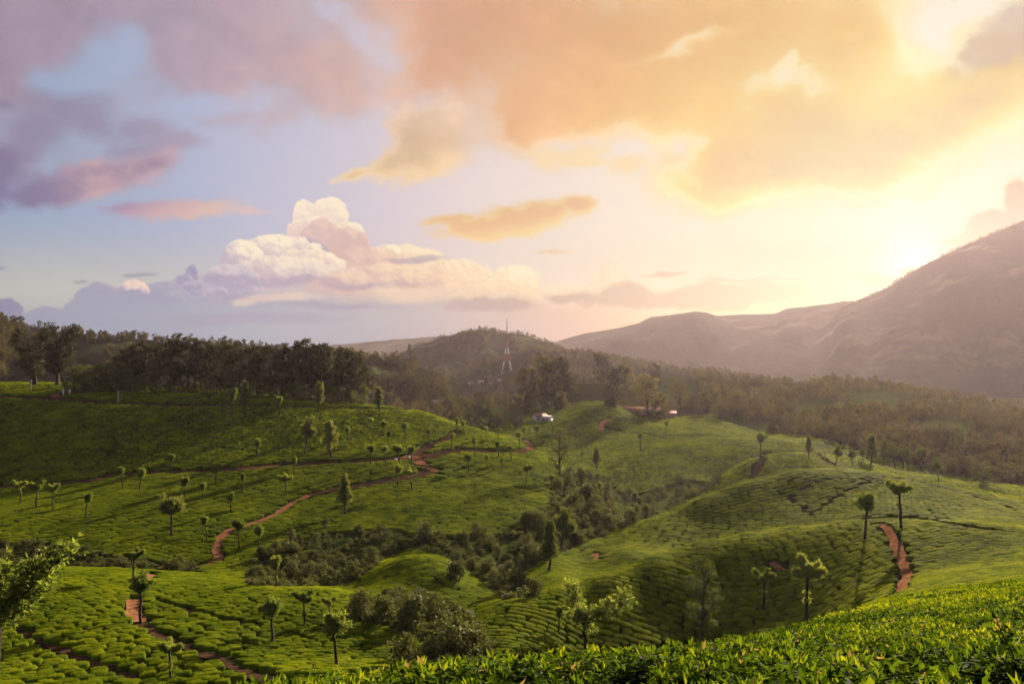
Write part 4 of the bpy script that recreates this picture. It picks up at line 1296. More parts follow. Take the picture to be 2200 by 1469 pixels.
def shrub_mesh(seed, H=2.6, W=3.0, clumps=10, per=60, ls=.26, mat=None, upright=0.0):
    r = np.random.default_rng(seed)
    tr, cr = MB(), MB()
    for c in range(clumps):
        a = r.random() * 6.28
        f = r.random() ** .8
        R = W / 2 * math.sqrt(max(.05, 1 - f ** 2.2)) * r.uniform(.25, .8)
        cc = np.array([math.cos(a) * R, math.sin(a) * R, H * (.18 + .66 * f)])
        tr.tube(limb_pts((cc[0] * .12, cc[1] * .12, -.2), cc, r), np.linspace(.05, .015, 5), 4, False)
        rad = min(W, H) * r.uniform(.17, .27)
        n = int(per * r.uniform(.7, 1.3))
        d = unit(n, r)
        p = cc + d * (rad * r.random(n) ** .35)[:, None]
        p[:, 2] = np.maximum(p[:, 2], .05)
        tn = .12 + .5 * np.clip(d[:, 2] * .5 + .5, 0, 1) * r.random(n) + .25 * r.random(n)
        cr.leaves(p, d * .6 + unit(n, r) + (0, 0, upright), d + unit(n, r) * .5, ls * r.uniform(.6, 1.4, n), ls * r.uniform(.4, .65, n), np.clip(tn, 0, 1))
    return tr.mesh('stem', [M_WOOD]), cr.mesh('foliage', [mat or M_SHRUB])


def plant(kind, pair, parts, at, s, label, cat, group, rz=None, sz=None):
    """one tree or shrub: an empty at its foot that carries its parts"""
    o = bpy.data.objects.new(kind, None)
    COL.objects.link(o)
    o.empty_display_size = .3
    o.location = at
    o.rotation_euler = (0, 0, random.random() * 6.28 if rz is None else rz)
    o.scale = (s, s, s if sz is None else sz)
    tag(o, label, cat, group)
    for nm, me in zip(parts, pair):
        c = bpy.data.objects.new(nm, me)
        COL.objects.link(c)
        c.parent = o
    return o


ORD = ['first', 'second', 'third', 'fourth', 'fifth', 'sixth', 'seventh', 'eighth', 'ninth', 'tenth', 'eleventh', 'twelfth', 'thirteenth', 'fourteenth', 'fifteenth', 'sixteenth',
       'seventeenth', 'eighteenth', 'nineteenth', 'twentieth', 'twenty-first', 'twenty-second', 'twenty-third', 'twenty-fourth', 'twenty-fifth', 'twenty-sixth', 'twenty-seventh', 'twenty-eighth', 'twenty-ninth', 'thirtieth']


def build_oaks():
    V = {}
    for st, n in (('tuft', 5), ('mop', 3), ('splay', 4), ('round', 2), ('spire', 3)):
        V[st] = [pollard(500 + 10 * len(V) + i, st) for i in range(n)]
    NEAR = {}
    for st, n in (('tuft', 2), ('mop', 2), ('splay', 3), ('spire', 1)):
        NEAR[st] = [pollard(700 + 10 * len(NEAR) + i, st, 6.0, 2.6) for i in range(n)]
    zones = [
        # zone text, group, nearest distance, trees (column, foot row, top row, style)
        ('pollarded silver oak near the path below the grove, {} from left', 'slender trees along the hilltop path', 235,
         [(452, 875, 842, 'tuft'), (475, 889, 853, 'tuft'), (500, 901, 842, 'tuft'), (526, 916, 847, 'spire'), (578, 870, 845, 'tuft'), (602, 896, 852, 'tuft'), (685, 889, 830, 'spire'), (815, 891, 842, 'spire'), (412, 928, 892, 'tuft')]),
        ('slender shade tree high on the left hill above the middle path, {} from left', 'shade trees on the upper left hill', 185,
         [(552, 983, 948, 'tuft'), (654, 978, 907, 'round'), (673, 936, 899, 'tuft'), (697, 946, 909, 'tuft'), (711, 988, 916, 'spire'), (750, 958, 919, 'tuft'), (797, 929, 899, 'tuft'), (823, 941, 907, 'tuft'), (871, 951, 914, 'mop'), (832, 960, 931, 'tuft'), (921, 956, 927, 'tuft')]),
        ('lopped shade tree standing along the level path on the left slope, {} from left', 'shade trees along the level path', 150,
         [(264, 1054, 1003, 'tuft'), (299, 1059, 1013, 'mop'), (367, 1023, 981, 'tuft'), (461, 1044, 1003, 'tuft'), (630, 1025, 986, 'tuft'), (795, 1001, 960, 'tuft'), (828, 1001, 963, 'tuft'), (859, 1005, 961, 'mop'), (886, 1007, 965, 'mop'), (853, 1050, 1003, 'tuft'), (887, 1057, 1013, 'splay')]),
        ('small lopped tree on the lower left slope above the valley, {} from left', 'shade trees on the lower left slope', 118,
         [(45, 1084, 1038, 'splay'), (77, 1094, 1042, 'splay'), (114, 1099, 1046, 'splay'), (182, 1119, 1064, 'tuft'), (397, 1076, 1029, 'mop'), (436, 1082, 1044, 'tuft'), (520, 1062, 1022, 'tuft'), (611, 1071, 1025, 'splay'), (498, 1104, 1064, 'tuft'), (446, 1165, 1114, 'tuft'), (514, 1183, 1124, 'mop'), (558, 1195, 1138, 'mop'), (741, 1109, 1034, 'spire')]),
        ('thin shade tree on the bright knoll by the curving path, {} from left', 'shade trees on the bright knoll', 170,
         [(968, 971, 934, 'tuft'), (981, 936, 901, 'tuft'), (999, 939, 906, 'tuft'), (1020, 983, 941, 'tuft'), (1047, 949, 919, 'tuft'), (1070, 948, 921, 'tuft'), (1072, 986, 951, 'tuft'), (1099, 993, 958, 'tuft'), (1117, 963, 929, 'tuft'), (1006, 1020, 981, 'mop'), (1046, 1013, 983, 'tuft'), (1078, 1013, 990, 'tuft'), (1129, 1043, 1004, 'splay'), (1184, 1054, 1022, 'tuft'), (1168, 966, 944, 'tuft')]),
        ('distant shade tree in the hazy tea field beyond the knoll, {} from left', 'shade trees in the hazy valley field', 285,
         [(1101, 939, 914, 'tuft'), (1124, 945, 919, 'tuft'), (1138, 942, 920, 'tuft'), (1155, 947, 915, 'mop'), (1188, 927, 908, 'tuft'), (1249, 993, 972, 'tuft'), (1270, 909, 892, 'tuft'), (1376, 971, 929, 'tuft'), (1430, 938, 905, 'tuft'), (1050, 925, 898, 'splay'), (1038, 930, 903, 'splay')]),
        ('feathery shade tree on the crest of the far rounded hill, {} from left', 'shade trees on the far rounded hill', 235,
         [(1632, 984, 931, 'tuft'), (1738, 991, 945, 'spire'), (1795, 1002, 963, 'round'), (1829, 1004, 968, 'round'), (1872, 1000, 942, 'spire'), (1898, 1006, 955, 'spire'), (1924, 1009, 960, 'round'), (1940, 1009, 962, 'round'), (1950, 1013, 968, 'spire'), (1855, 996, 970, 'round'), (1978, 1015, 957, 'round'), (2018, 1040, 992, 'round')]),
    ]
    for text, group, ymin, trees in zones:
        for i, (px, row, top, st) in enumerate(sorted(trees)):
            at = LAND.hit(px, row, ymin)
            h = (row - top) / FPX * at[1] + .9
            pr = V[st][(i * 7 + int(px)) % len(V[st])]
            s = h / 6.0
            plant('silver_oak', pr, ('trunk', 'crown'), at - (0, 0, .1), s * random.uniform(.7, 1.08), text.format(ORD[i]), 'tree', group, sz=s)
    single = [
        (366, 1153, 1061, 'round', 118, 'big round headed shade tree on the lower left slope', 1),
        (284, 1256, 1187, 'splay', 70, 'lopped tree with two leafy arms on the crest of the near left hill', 1),
        (301, 1341, 1247, 'mop', 60, 'mop headed tree beside the bare red trail on the near left hill', 1),
        (595, 1267, 1205, 'tuft', 70, 'thin trunked tree on the near crest before the valley scrub', 1),
        (585, 1388, 1291, 'mop', 55, 'wide topped lopped tree on the near left hill between the two gaps', 1),
        (653, 1352, 1279, 'splay', 55, 'tall bare trunk with few leafy tips right of the wide topped tree', 1),
        (711, 1338, 1290, 'splay', 55, 'little lopped tree with a pale leafy arm on the near left hill', 1),
        (724, 1441, 1328, 'mop', 50, 'full crowned lopped tree rising behind the front tea hedge', 1),
        (365, 1468, 1388, 'splay', 45, 'nearly leafless lopped trunk at the bottom of the near left hill', 1),
        (108, 1268, 1213, 'tuft', 70, 'short dark trunk behind the big leafy bough at left', 1),
        (1179, 1233, 1131, 'spire', 100, 'slim tree alone on the tea slope below the valley scrub', 1),
        (1201, 1194, 1101, 'round', 110, 'taller brown tinged tree behind the slim tree on the tea slope', 0),
        (1199, 1364, 1308, 'tuft', 72, 'small thin tree left of the two armed tree', 1),
        (1638, 1317, 1232, 'splay', 74, 'narrow tree with an open top on the right hill below the red scar', 1),
        (1733, 1343, 1209, 'splay', 74, 'tall tree with a wide feathery top on the right hill', 1),
        (1858, 1164, 1067, 'mop', 85, 'mop headed tree left of the rust red track', 1),
        (1937, 1137, 1038, 'splay', 85, 'open crowned tree at the head of the rust red track', 1),
        (1287, 1075, 1040, 'tuft', 160, 'short shade tree at the edge of the valley scrub', 0),
        (1282, 1012, 965, 'spire', 200, 'pale slim tree above the valley scrub right of the tall tree', 0),
    ]
    for i, (px, row, top, st, ymin, label, nearby) in enumerate(single):
        at = LAND.hit(px, row - (0 if row < 1400 else 0), ymin)
        h = (row - top) / FPX * at[1] + .8
        lib = NEAR if nearby and st in NEAR else V
        pr = lib[st][i % len(lib[st])]
        plant('silver_oak', pr, ('trunk', 'crown'), at - (0, 0, .15), h / 6.0, label, 'tree', 'single silver oaks')

    # the two armed tree in the middle and the leafy bough at the left edge
    def armed(label, at, trunk, arms, dens, rad, ls, r_t):
        r = np.random.default_rng(int(at[1] * 10))
        tr, cr = MB(), MB()
        tr.tube(np.array(trunk), np.linspace(r_t * 1.15, r_t * .8, len(trunk)), 9)
        for (pts, w, nd, rd) in arms:
            p = resample(np.array(pts, float), .25)
            p[1:-1] += r.normal(0, .03, p[1:-1].shape)
            tr.tube(p, np.linspace(w, .02, len(p)), 6)
            sprays(cr, p, r, int(nd * dens), rd * rad, ls, (.25, 1.0), 7, .5)
        o = plant('silver_oak', (tr.mesh('trunk', [M_WOOD], True), cr.mesh('crown', [M_OAK])), ('trunk', 'crown'), at, 1.0, label, 'tree', None, 0.0)
        return o
    at = LAND.hit(1257, 1404, 72)
    u = at[1] / FPX                                    # metres per photograph pixel at that distance
    q = lambda px, py, d=0.0: ((px - 1257) * u, d, (1404 - py) * u)
    armed('tree with two leafy arms, one upright and one reaching right, behind the front hedge', at - (0, 0, .2),
          [q(1258, 1410), q(1258, 1380), q(1257, 1350), q(1254, 1338), q(1250, 1325)],
          [([q(1250, 1328), q(1242, 1310), q(1236, 1290), q(1229, 1268), q(1226, 1250)], .10, 75, .62), ([q(1252, 1334), q(1275, 1322), q(1300, 1306), q(1325, 1290), q(1342, 1272)], .09, 80, .62),
           ([q(1275, 1322, .3), q(1310, 1318, .6), q(1340, 1302, .5), q(1354, 1288, .4)], .05, 50, .5), ([q(1248, 1325), q(1250, 1312, -.3)], .07, 30, .5), ([q(1252, 1336), q(1232, 1325, .4), q(1215, 1320, .5)], .05, 22, .4),
           ([q(1255, 1345), q(1268, 1345, -.2), q(1276, 1348, -.2)], .03, 12, .3)], 1.9, 1.7, .46, .20)
    y0 = 30.0
    u = y0 / FPX
    bx, by = -14, 1560
    at = np.array([(bx - CX) * u, y0, 0.0]); at[2] = float(LAND.z(at[0], at[1]))
    zr = HR - at[2] / u
    q = lambda px, py, d=0.0: ((px - bx) * u, d, (zr - py) * u)
    armed('big leafy bough of a tree reaching in from the left edge', at - (0, 0, .2),
          [q(-14, zr + 6), q(-10, 1480), q(-6, 1400), q(-3, 1330), q(0, 1305)],
          [([q(0, 1310), q(40, 1275), q(80, 1235), q(120, 1195), q(160, 1168)], .085, 130, .50), ([q(20, 1290), q(60, 1268, .4), q(95, 1262, .5)], .04, 34, .30), ([q(-3, 1310), q(-20, 1270, .3), q(-10, 1230, .3), q(10, 1205, .2)], .06, 90, .55),
           ([q(30, 1285, -.3), q(60, 1240, -.4), q(90, 1200, -.4), q(110, 1185, -.3)], .05, 80, .42), ([q(5, 1300, .3), q(25, 1250, .5), q(45, 1215, .6)], .05, 70, .45), ([q(-2, 1320), q(25, 1315, -.3), q(70, 1285, -.4)], .03, 30, .25), ([q(-30, 1300), q(-80, 1250), q(-120, 1200)], .08, 90, .5)], 1.3, 1.15, .25, .11)


def build_big_trees():
    parts = ('trunk', 'crown')
    GV = [big_tree(1000 + i, 15, [7, 8.5, 6, 9, 7.5, 6.5][i], [.2, .16, .3, .14, .24, .34][i], [34, 38, 26, 42, 32, 24][i], 64, .55, gap=.1, nst=1 + i % 2) for i in range(6)]
    WISP = [big_tree(1040 + i, 16, 5.5, .62, 11, 40, .45, nst=1, trunk_r=.2) for i in range(2)]
    # the pair of broad trees at the far left
    P1 = big_tree(1060, 16, 11, .22, 40, 90, .6, top_flat=1, nst=2, trunk_r=.45)
    P2 = big_tree(1061, 18, 12, .24, 46, 90, .6, top_flat=1, nst=2, trunk_r=.5)
    for px, row, top, pr, H, label in ((76, 808, 708, P1, 16, 'left one of the two broad dark trees on the hilltop'), (122, 812, 699, P2, 18, 'taller right one of the two broad dark trees on the hilltop')):
        at = LAND.hit(px, row + 14, 262)
        at[1] = 283; at[0] = (px - CX) / FPX * 283; at[2] = float(LAND.z(at[0], 283))
        h = at[1] / FPX * (HR - at[2] / at[1] * FPX - top)
        plant('broad_tree', pr, parts, at - (0, 0, .2), h / H, label, 'tree', 'two broad hilltop trees')
    grove = [(262, 756), (280, 744), (300, 733), (322, 740), (345, 744), (365, 728), (383, 714), (405, 724), (432, 728), (452, 738), (474, 720), (498, 734), (515, 727), (538, 745), (556, 740), (580, 742), (604, 748),
             (628, 733), (648, 729), (668, 738), (690, 736), (712, 742), (734, 746), (752, 752), (770, 768)]
    back = [(290, 752), (335, 752), (372, 735), (418, 740), (462, 744), (508, 745), (550, 750), (596, 752), (640, 744), (680, 746), (724, 752), (760, 768), (785, 790)]
    for row_i, (lst, dist, text) in enumerate(((grove, 281, 'dark tree in the front of the hilltop grove, {} from left'), (back, 300, 'dark tree at the back of the hilltop grove, {} from left'))):
        for i, (px, top) in enumerate(lst):
            d = dist + random.uniform(-5, 6)
            x = (px - CX) / FPX * d
            z = float(LAND.z(x, d))
            h = (HR - top) / FPX * d - z
            pr = WISP[i % 2] if px in (474, 515, 383) else GV[(i * 5 + row_i * 2) % 6]
            plant('grove_tree', pr, parts, (x, d, z - .3), h / (16 if pr in WISP else 15), text.format(ORD[i]), 'tree', 'trees of the hilltop grove')
    for px, row, top, label in ((843, 868, 776, 'dark tree apart from the grove at its right end'), (868, 872, 822, 'low bushy tree at the foot of the tree right of the grove')):
        at = LAND.hit(px, row + 5, 255)
        plant('grove_tree', GV[3 if top < 800 else 1], parts, at - (0, 0, .3), (row - top + 6) / FPX * at[1] / 15, label, 'tree', 'trees at the right end of the grove')
    # greenish understorey between the pair and the grove, and at the grove's foot
    U = [big_tree(1080 + i, 6, 6, .08, 20, 60, .42, mat=M_SHRUB, nst=2, trunk_r=.14) for i in range(4)]
    spots = [(160, 790), (180, 784), (205, 782), (228, 780), (250, 782), (272, 792), (196, 800), (240, 802), (290, 805)] + [(310 + 26 * k, 812 + (k % 3) * 5 + k * .9) for k in range(19)]
    rank = {k: n for n, k in enumerate(sorted(range(9), key=lambda k: spots[k][0]))}
    for i, (px, top) in enumerate(spots):
        d = random.uniform(268, 277)
        x = (px - CX) / FPX * d; z = float(LAND.z(x, d))
        h = max(2.6, (HR - top) / FPX * d - z)
        plant('understorey_tree', U[i % 4], parts, (x, d, z - .2), h / 6, 'low leafy tree under the front edge of the hilltop grove, {} from left'.format(ORD[i - 9]) if i > 8 else 'low green tree between the broad pair and the grove, {} from left'.format(ORD[rank[i]]), 'tree', 'low trees at the foot of the grove' if i > 8 else 'low green trees left of the grove')
    # the tall tree in the middle valley
    T = big_tree(1100, 11, 5.5, .34, 28, 60, .30, mat=M_SHRUB, bark=M_WOOD, trunk_r=.22)
    at = LAND.hit(1203, 1042, 165)
    plant('valley_tree', T, parts, at - (0, 0, .2), (1042 - 917) / FPX * at[1] / 11, 'tall feathery tree with a bare lower trunk at the edge of the middle valley', 'tree', None)
    # big conical tree before the right hill
    r = np.random.default_rng(1110)
    T = big_tree(1111, 9.5, 4.2, .16, 44, 95, .21, mat=M_OAKDARK, trunk_r=.16)
    at = LAND.hit(1510, 1374, 86)
    plant('full_crowned_tree', T, parts, at - (0, 0, .2), (1374 - 1196) / FPX * at[1] / 9.5, 'full oval crowned tree against the shaded face of the right hill', 'tree', None)
    # broad tree right on the wooded slope, dark tree right
    T = big_tree(1120, 12, 8, .5, 20, 60, .42, mat=M_SHRUB, bark=M_BARK_PALE, top_flat=1, trunk_r=.24)
    at = LAND.hit(2064, 995, 300)
    plant('umbrella_tree', T, parts, at - (0, 0, .2), (995 - 915) / FPX * at[1] / 12, 'flat topped tree with a pale trunk below the wooded slope', 'tree', None)
    T = big_tree(1121, 7, 6.4, .12, 28, 80, .34, mat=M_SHRUB, trunk_r=.2)
    at = LAND.hit(2113, 1050, 225)
    plant('round_tree', T, parts, at - (0, 0, .2), (1050 - 994) / FPX * at[1] / 7, 'dark round tree behind the striped tea plot at right', 'tree', None)
    # trees of the central hollow round the house
    C = [big_tree(1140 + i, 12, 8, .12, 30, 60, .6, mat=M_GROVE if i % 2 else M_WOODLAND, nst=2) for i in range(4)]
    main = [(1170, 905, 765, 495, 13, 'tallest bushy tree of the dark clump behind the white house'), (1208, 880, 775, 500, 9, 'round tree at the right of the clump behind the white house'), (1130, 905, 790, 480, 9, 'bushy tree at the left of the clump behind the white house'),
            (1322, 905, 788, 470, 8, 'tall ivy clad looking tree left of the estate house'), (1390, 900, 806, 468, 8, 'dark tree standing before the estate house'), (1294, 850, 762, 640, 8, 'tall hazy tree behind the green hilltop'), (1345, 850, 785, 640, 8, 'hazy tree behind the estate trees'),
            (1187, 905, 768, 500, 9, 'tall bushy tree in the middle of the clump behind the white house'), (1228, 880, 800, 505, 8, 'lower tree at the right edge of the clump behind the white house'), (1310, 905, 830, 466, 8, 'bushy tree hugging the left of the ivy clad looking tree'), (1420, 900, 845, 470, 8, 'low bushy tree before the lower wing of the estate house'),
            (1412, 850, 780, 640, 6, 'slim hazy tree above the estate house'), (1460, 890, 820, 520, 7, 'tree right of the estate house')]
    for i, (px, row, top, d, wd, label) in enumerate(main):
        x = (px - CX) / FPX * d; z = float(LAND.z(x, d))
        h = (HR - top) / FPX * d - z
        plant('valley_tree', C[i % 4] if wd > 6.5 else GV[i % 3], parts, (x, d, z - .3), h / (12 if wd > 6.5 else 15), label, 'tree', 'trees round the valley houses', sz=None)
    n = 0
    while n < 62:
        px, row = random.uniform(935, 1245), random.uniform(775, 925)
        if not in_poly(px, row, WOOD_C): continue
        at = LAND.hit(px, row + 22, 398, 640)
        if abs(px - 1165) < 26 and at[1] < 460: continue
        plant('hollow_tree', C[n % 4], parts, at - (0, 0, .3), random.uniform(.6, 1.0), 'dark leafy tree in the shaded hollow left of the white house', 'tree', 'trees of the shaded hollow'); n += 1
    n = 0
    while n < 36:
        px, d = random.uniform(1380, 1600), random.uniform(450, 560)
        x = (px - CX) / FPX * d
        if abs(px - 1385) < 75 and d < 500: continue
        plant('estate_tree', C[(n + 1) % 4], parts, (x, d, float(LAND.z(x, d)) - .3), random.uniform(.35, .75), 'hazy tree in the belt round the estate house', 'tree', 'trees of the estate belt'); n += 1


def build_shrubs():
    parts = ('stem', 'foliage')
    S = [shrub_mesh(1200 + i, [2.6, 2.2, 3.2, 2.0, 2.8, 3.6][i], [3.0, 3.2, 2.6, 2.4, 3.4, 2.4][i], [12, 11, 13, 9, 13, 12][i], 74, .25) for i in range(6)]
    named = [(818, 1150, 2.2), (757, 1246, 2.6), (710, 1254, 2.6), (979, 1256, 3.2), (1047, 1240, 3.4), (1062, 1262, 3.2), (1110, 1275, 3.6), (1137, 1178, 2.6), (1147, 1298, 3.0), (885, 1362, 4.0), (922, 1336, 4.0), (993, 1395, 4.6), (975, 1420, 4.4), (868, 1432, 3.0), (777, 1335, 3.8), (824, 1345, 3.2),
             (382, 1228, 2.6), (698, 1138, 2.4), (630, 1205, 3.2), (86, 1196, 3.0), (180, 1215, 2.2), (900, 1310, 2.6), (1025, 1410, 3.4), (950, 1370, 3.0), (912, 1165, 3.8)]
    k = 0
    words = ['shrub below the end of the lower tea slope in mid valley', 'rounded dark shrub left of the small tea mound', 'olive shrub behind the near crest left of the rounded dark shrub', 'dark shrub at the right foot of the small tea mound', 'paired shrub at the narrow waist of the valley scrub',
             'tall shrub just below the paired shrub at the valley waist', 'broad shrub in the scrub right of the valley waist', 'rounded shrub in the bend of the scrub above the slim tree', 'low spreading shrub where the right hill meets the scrub', 'tall dark shrub in the middle of the near hollow',
             'tall dark shrub right of and behind the one in mid hollow', 'largest rounded shrub at the right end of the near hollow', 'large shrub in front of the largest one in the near hollow', 'yellow green shrub just behind the front hedge', 'tall shrub at the left end of the near hollow', 'shrub between the left end and the middle of the hollow',
             'pointed shrub beside the foot of the winding track', 'shrub on the little ridge above the valley scrub', 'tall rounded shrub at the upper left of the valley scrub', 'dark shrub behind the leafy bough at left', 'small shrub on the track side behind the near left hill', 'shrub at the far edge of the near hollow',
             'shrub at the bottom right corner of the near hollow', 'shrub between the middle and the right end of the hollow', 'wide olive shrub on the tea slope above the small mound']
    for (px, row, h), word in zip(named, words):
        at = LAND.hit(px, row, 60 if row > 1300 else 96)
        pr = S[k % 6]
        H = [2.6, 2.2, 3.2, 2.0, 2.8, 3.6][k % 6]
        plant('shrub', pr, parts, at - (0, 0, .1), h / H, word, 'shrub', 'larger shrubs of the valley scrub'); k += 1
    for poly, ymin, ymax, count, label, group, hs in (
            (V_MID, 97, 150, 120, 'rounded olive shrub in the scrub along the valley bottom', 'shrubs of the valley bottom', (1.0, 2.6)),
            (V_MID, 150, 300, 95, 'olive shrub or small tree in the upper valley scrub', 'shrubs of the upper valley', (1.6, 4.6)),
            (V_LOW, 62, 104, 46, 'dark shrub in the hollow between the two near hills', 'shrubs of the near hollow', (.8, 2.2)),
            (V_LEFT, 99, 135, 22, 'low dark shrub in the scrub behind the near left hill', 'shrubs behind the near left hill', (.9, 2.0))):
        n = tries = 0
        made = []
        xs = [p[0] for p in poly]; ys = [p[1] for p in poly]
        while n < count and tries < 20000:
            tries += 1
            px, row = random.uniform(max(-40, min(xs)), max(xs)), random.uniform(min(ys), max(ys))
            if not in_poly(px, row, poly): continue
            at = LAND.hit(px, row, ymin, ymax)
            if not (ymin <= at[1] <= ymax * .995) or not wild(*[np.array([v]) for v in at])[0]: continue
            made.append((px, plant('shrub', S[k % 6], parts, at - (0, 0, .1), random.uniform(*hs) / 2.7, label, 'shrub', group, sz=None))); n += 1; k += 1
        if count <= 30:
            for w, (_, o) in enumerate(sorted(made, key=lambda q: q[0])): o['label'] = label + ', ' + ORD[w] + ' from left'
    # scrub between the shrubs
    m = 9000
    px = RNG.uniform(-40, 1560, m); yy = np.exp(RNG.uniform(math.log(60), math.log(300), m))
    x = (px - CX) / FPX * yy; z = LAND.z(x, yy)
    w = wild(x, yy, z) & (yy < 300)
    x, yy, z = x[w], yy[w], z[w]
    small = []
    for i in range(3):
        t, f = shrub_mesh(1260 + i, 1.0, 1.3, 6, 36, .2)
        small.append(bare('scrub_source', f))
    n = len(x)
    scatter('undergrowth', np.stack([x, yy, z - .05], 1), np.stack([np.zeros(n), np.zeros(n), RNG.uniform(0, 6.28, n)], 1), np.repeat(RNG.uniform(.5, 1.5, (n, 1)), 3, 1), RNG.integers(0, 3, n), small, 'low mixed undergrowth filling the valley scrub', 'undergrowth')


def build_woods():
    parts = ('trunk', 'crown')
    W = [big_tree(1300 + i, 6, [5, 5.6, 4.2, 6][i], .12, 16, 44, .55, mat=M_WOODLAND, nst=1, trunk_r=.16) for i in range(4)]
    # the wooded slope at right: the nearest trees singly, the rest as a mass
    pts = []
    tries = 0
    while len(pts) < 2600 and tries < 60000:
        tries += 1
        px = random.uniform(1480, 2240)
        d = math.exp(random.uniform(math.log(325), math.log(740)))
        x = (px - CX) / FPX * d; z = float(LAND.z(x, d))
        row = HR - z / d * FPX
        if not in_poly(px, row, WOOD_R): continue
        if vn_wood(px / 500.0, d / 300.0) < -0.28 and d > 420: continue
        pts.append((x, d, z))
    pts.sort(key=lambda p: p[1])
    for i, p in enumerate(pts[:300]):
        plant('slope_tree', W[i % 4], parts, (p[0], p[1], p[2] - .2), random.uniform(.45, 1.0), 'rounded tree among many on the wooded slope at right', 'tree', 'trees of the wooded slope')
    src = []
    for i in range(4):
        src.append(bare('wood_source', W[i][1]))
    for i in range(2):
        src.append(bare('wood_source', big_tree(1330 + i, 8, 4.5, .3, 14, 40, .6, mat=M_WOODLAND)[1]))
    def mass(name, P, sc, label):
        P = np.array(P); n = len(P)
        s = RNG.uniform(sc[0], sc[1], (n, 1))
        scatter(name, P, np.stack([np.zeros(n), np.zeros(n), RNG.uniform(0, 6.28, n)], 1), np.concatenate([s, s, s * RNG.uniform(.8, 1.3, (n, 1))], 1), RNG.integers(0, len(src), n), src, label, 'forest')
    mass('forest', [(a, b, c - .2) for a, b, c in pts[300:]], (.4, .95), 'trees covering the upper wooded slope at right')
    # forests on the hills behind
    def on_ridge(Vg, n, t0, t1, px0, px1, thin=-9):
        nf, m, _ = Vg.shape
        out = []
        i = RNG.uniform(t0, t1, n * 3) * (nf - 1); j = RNG.uniform(0, m - 1.001, n * 3)
        i0, j0 = i.astype(int), j.astype(int)
        i0 = np.minimum(i0, nf - 2)
        a, b = (i - i0)[:, None], (j - j0)[:, None]
        P = Vg[i0, j0] * (1 - a) * (1 - b) + Vg[i0 + 1, j0] * a * (1 - b) + Vg[i0, j0 + 1] * (1 - a) * b + Vg[i0 + 1, j0 + 1] * a * b
        px = CX + FPX * P[:, 0] / P[:, 1]
        k = (px > px0) & (px < px1) & (vn_wood(P[:, 0] / 260.0, P[:, 1] / 260.0) > thin)
        return P[k][:n]
    mass('forest', on_ridge(HILL_L, 5200, .25, .98, -120, 960, -.35), (.45, 1.0), 'dark forest clothing the hill behind the grove')
    mass('forest', on_ridge(HILL_L, 420, .97, 1.0, -120, 900), (.45, 1.2), 'line of trees on the crest of the left hill')
    mass('forest', on_ridge(HILL_C, 2600, .3, .99, 760, 1380, .05), (.5, 1.1), 'woods on the rounded hill behind the mast')
    mass('forest', on_ridge(HILL_C, 200, .985, 1.0, 780, 1300), (.3, .7), 'trees along the crest of the rounded hill')
    mass('forest', on_ridge(HILL_R, 3600, .25, 1.0, 920, 1720, -.4), (.45, .95), 'woods on the low ridge behind the estate')
    mass('forest', on_ridge(MT_B, 900, .93, 1.0, 1620, 2300, -.1), (.4, 1.0), 'fringe of trees on the crest of the big mountain')
    # valley trees round the village
    P = []
    while len(P) < 900:
        px, d = random.uniform(640, 1330), random.uniform(470, 740)
        x = (px - CX) / FPX * d; z = float(LAND.z(x, d))
        row = HR - z / d * FPX
        if px > 1120 and (d < 600): continue
        if any(abs(px - hx) < 12 for hx in (912, 937, 955, 962, 1012, 1036, 1057, 1072, 1089)) and random.random() < .85: continue
        P.append((x, d, z - .2))
    mass('forest', P, (.4, 1.1), 'hazy trees round the village in the valley')
    # single tall tree on the saddle left of the rounded hill
    T = big_tree(1400, 26, 9, .2, 26, 40, 1.2)
    x = (882 - CX) / FPX * 850
    plant('tall_tree', T, parts, (x, 850, (HR - 772) / FPX * 850), 16 / 26, 'lone tall tree on the saddle left of the rounded hill', 'tree', None)


vn_wood = vnoise(77)
build_oaks()
build_big_trees()
build_shrubs()
build_woods()
# ------------------------------------------------------------------ mast, houses, posts
def flat_mat(name, c, rough=0.7):
    m, g = new_mat(name)
    pos = g.node('ShaderNodeNewGeometry').outputs['Position']
    n = g.noise(pos, 1.7, 4, 0.6)
    col = g.mix(g.m('MULTIPLY', n, 0.5), (*c, 1), tuple(v * .65 for v in c) + (1,))
    return finish(m, g, bsdf(g, col, rough, .3))


M_RED = flat_mat('mast_red', (0.34, 0.09, 0.07))
M_WHITE = flat_mat('white_paint', (0.74, 0.72, 0.70))
M_WALL = flat_mat('lime_wall', (0.66, 0.60, 0.57))
M_PINK = flat_mat('pink_wall', (0.50, 0.30, 0.27))
M_ROOF = flat_mat('tin_roof', (0.46, 0.40, 0.40), .5)
M_RROOF = flat_mat('red_roof', (0.20, 0.09, 0.075))
M_GLASS = flat_mat('dark_window', (0.04, 0.045, 0.05), .2)
M_POST = flat_mat('weathered_post', (0.30, 0.31, 0.29))
M_STONE = flat_mat('pale_stone', (0.6, 0.58, 0.54))


def empty(name, at, label, cat, group=None, rz=0.0):
    o = bpy.data.objects.new(name, None)
    COL.objects.link(o)
    o.location = at
    o.rotation_euler = (0, 0, rz)
    return tag(o, label, cat, group)


def on_hill(px, row, Vg=None):
    Q = (HILL_R if Vg is None else Vg).reshape(-1, 3)
    a, b = proj(Q[:, 0], Q[:, 1], Q[:, 2])
    return Q[np.argmin((a - px) ** 2 + (b - row) ** 2)].astype(float)


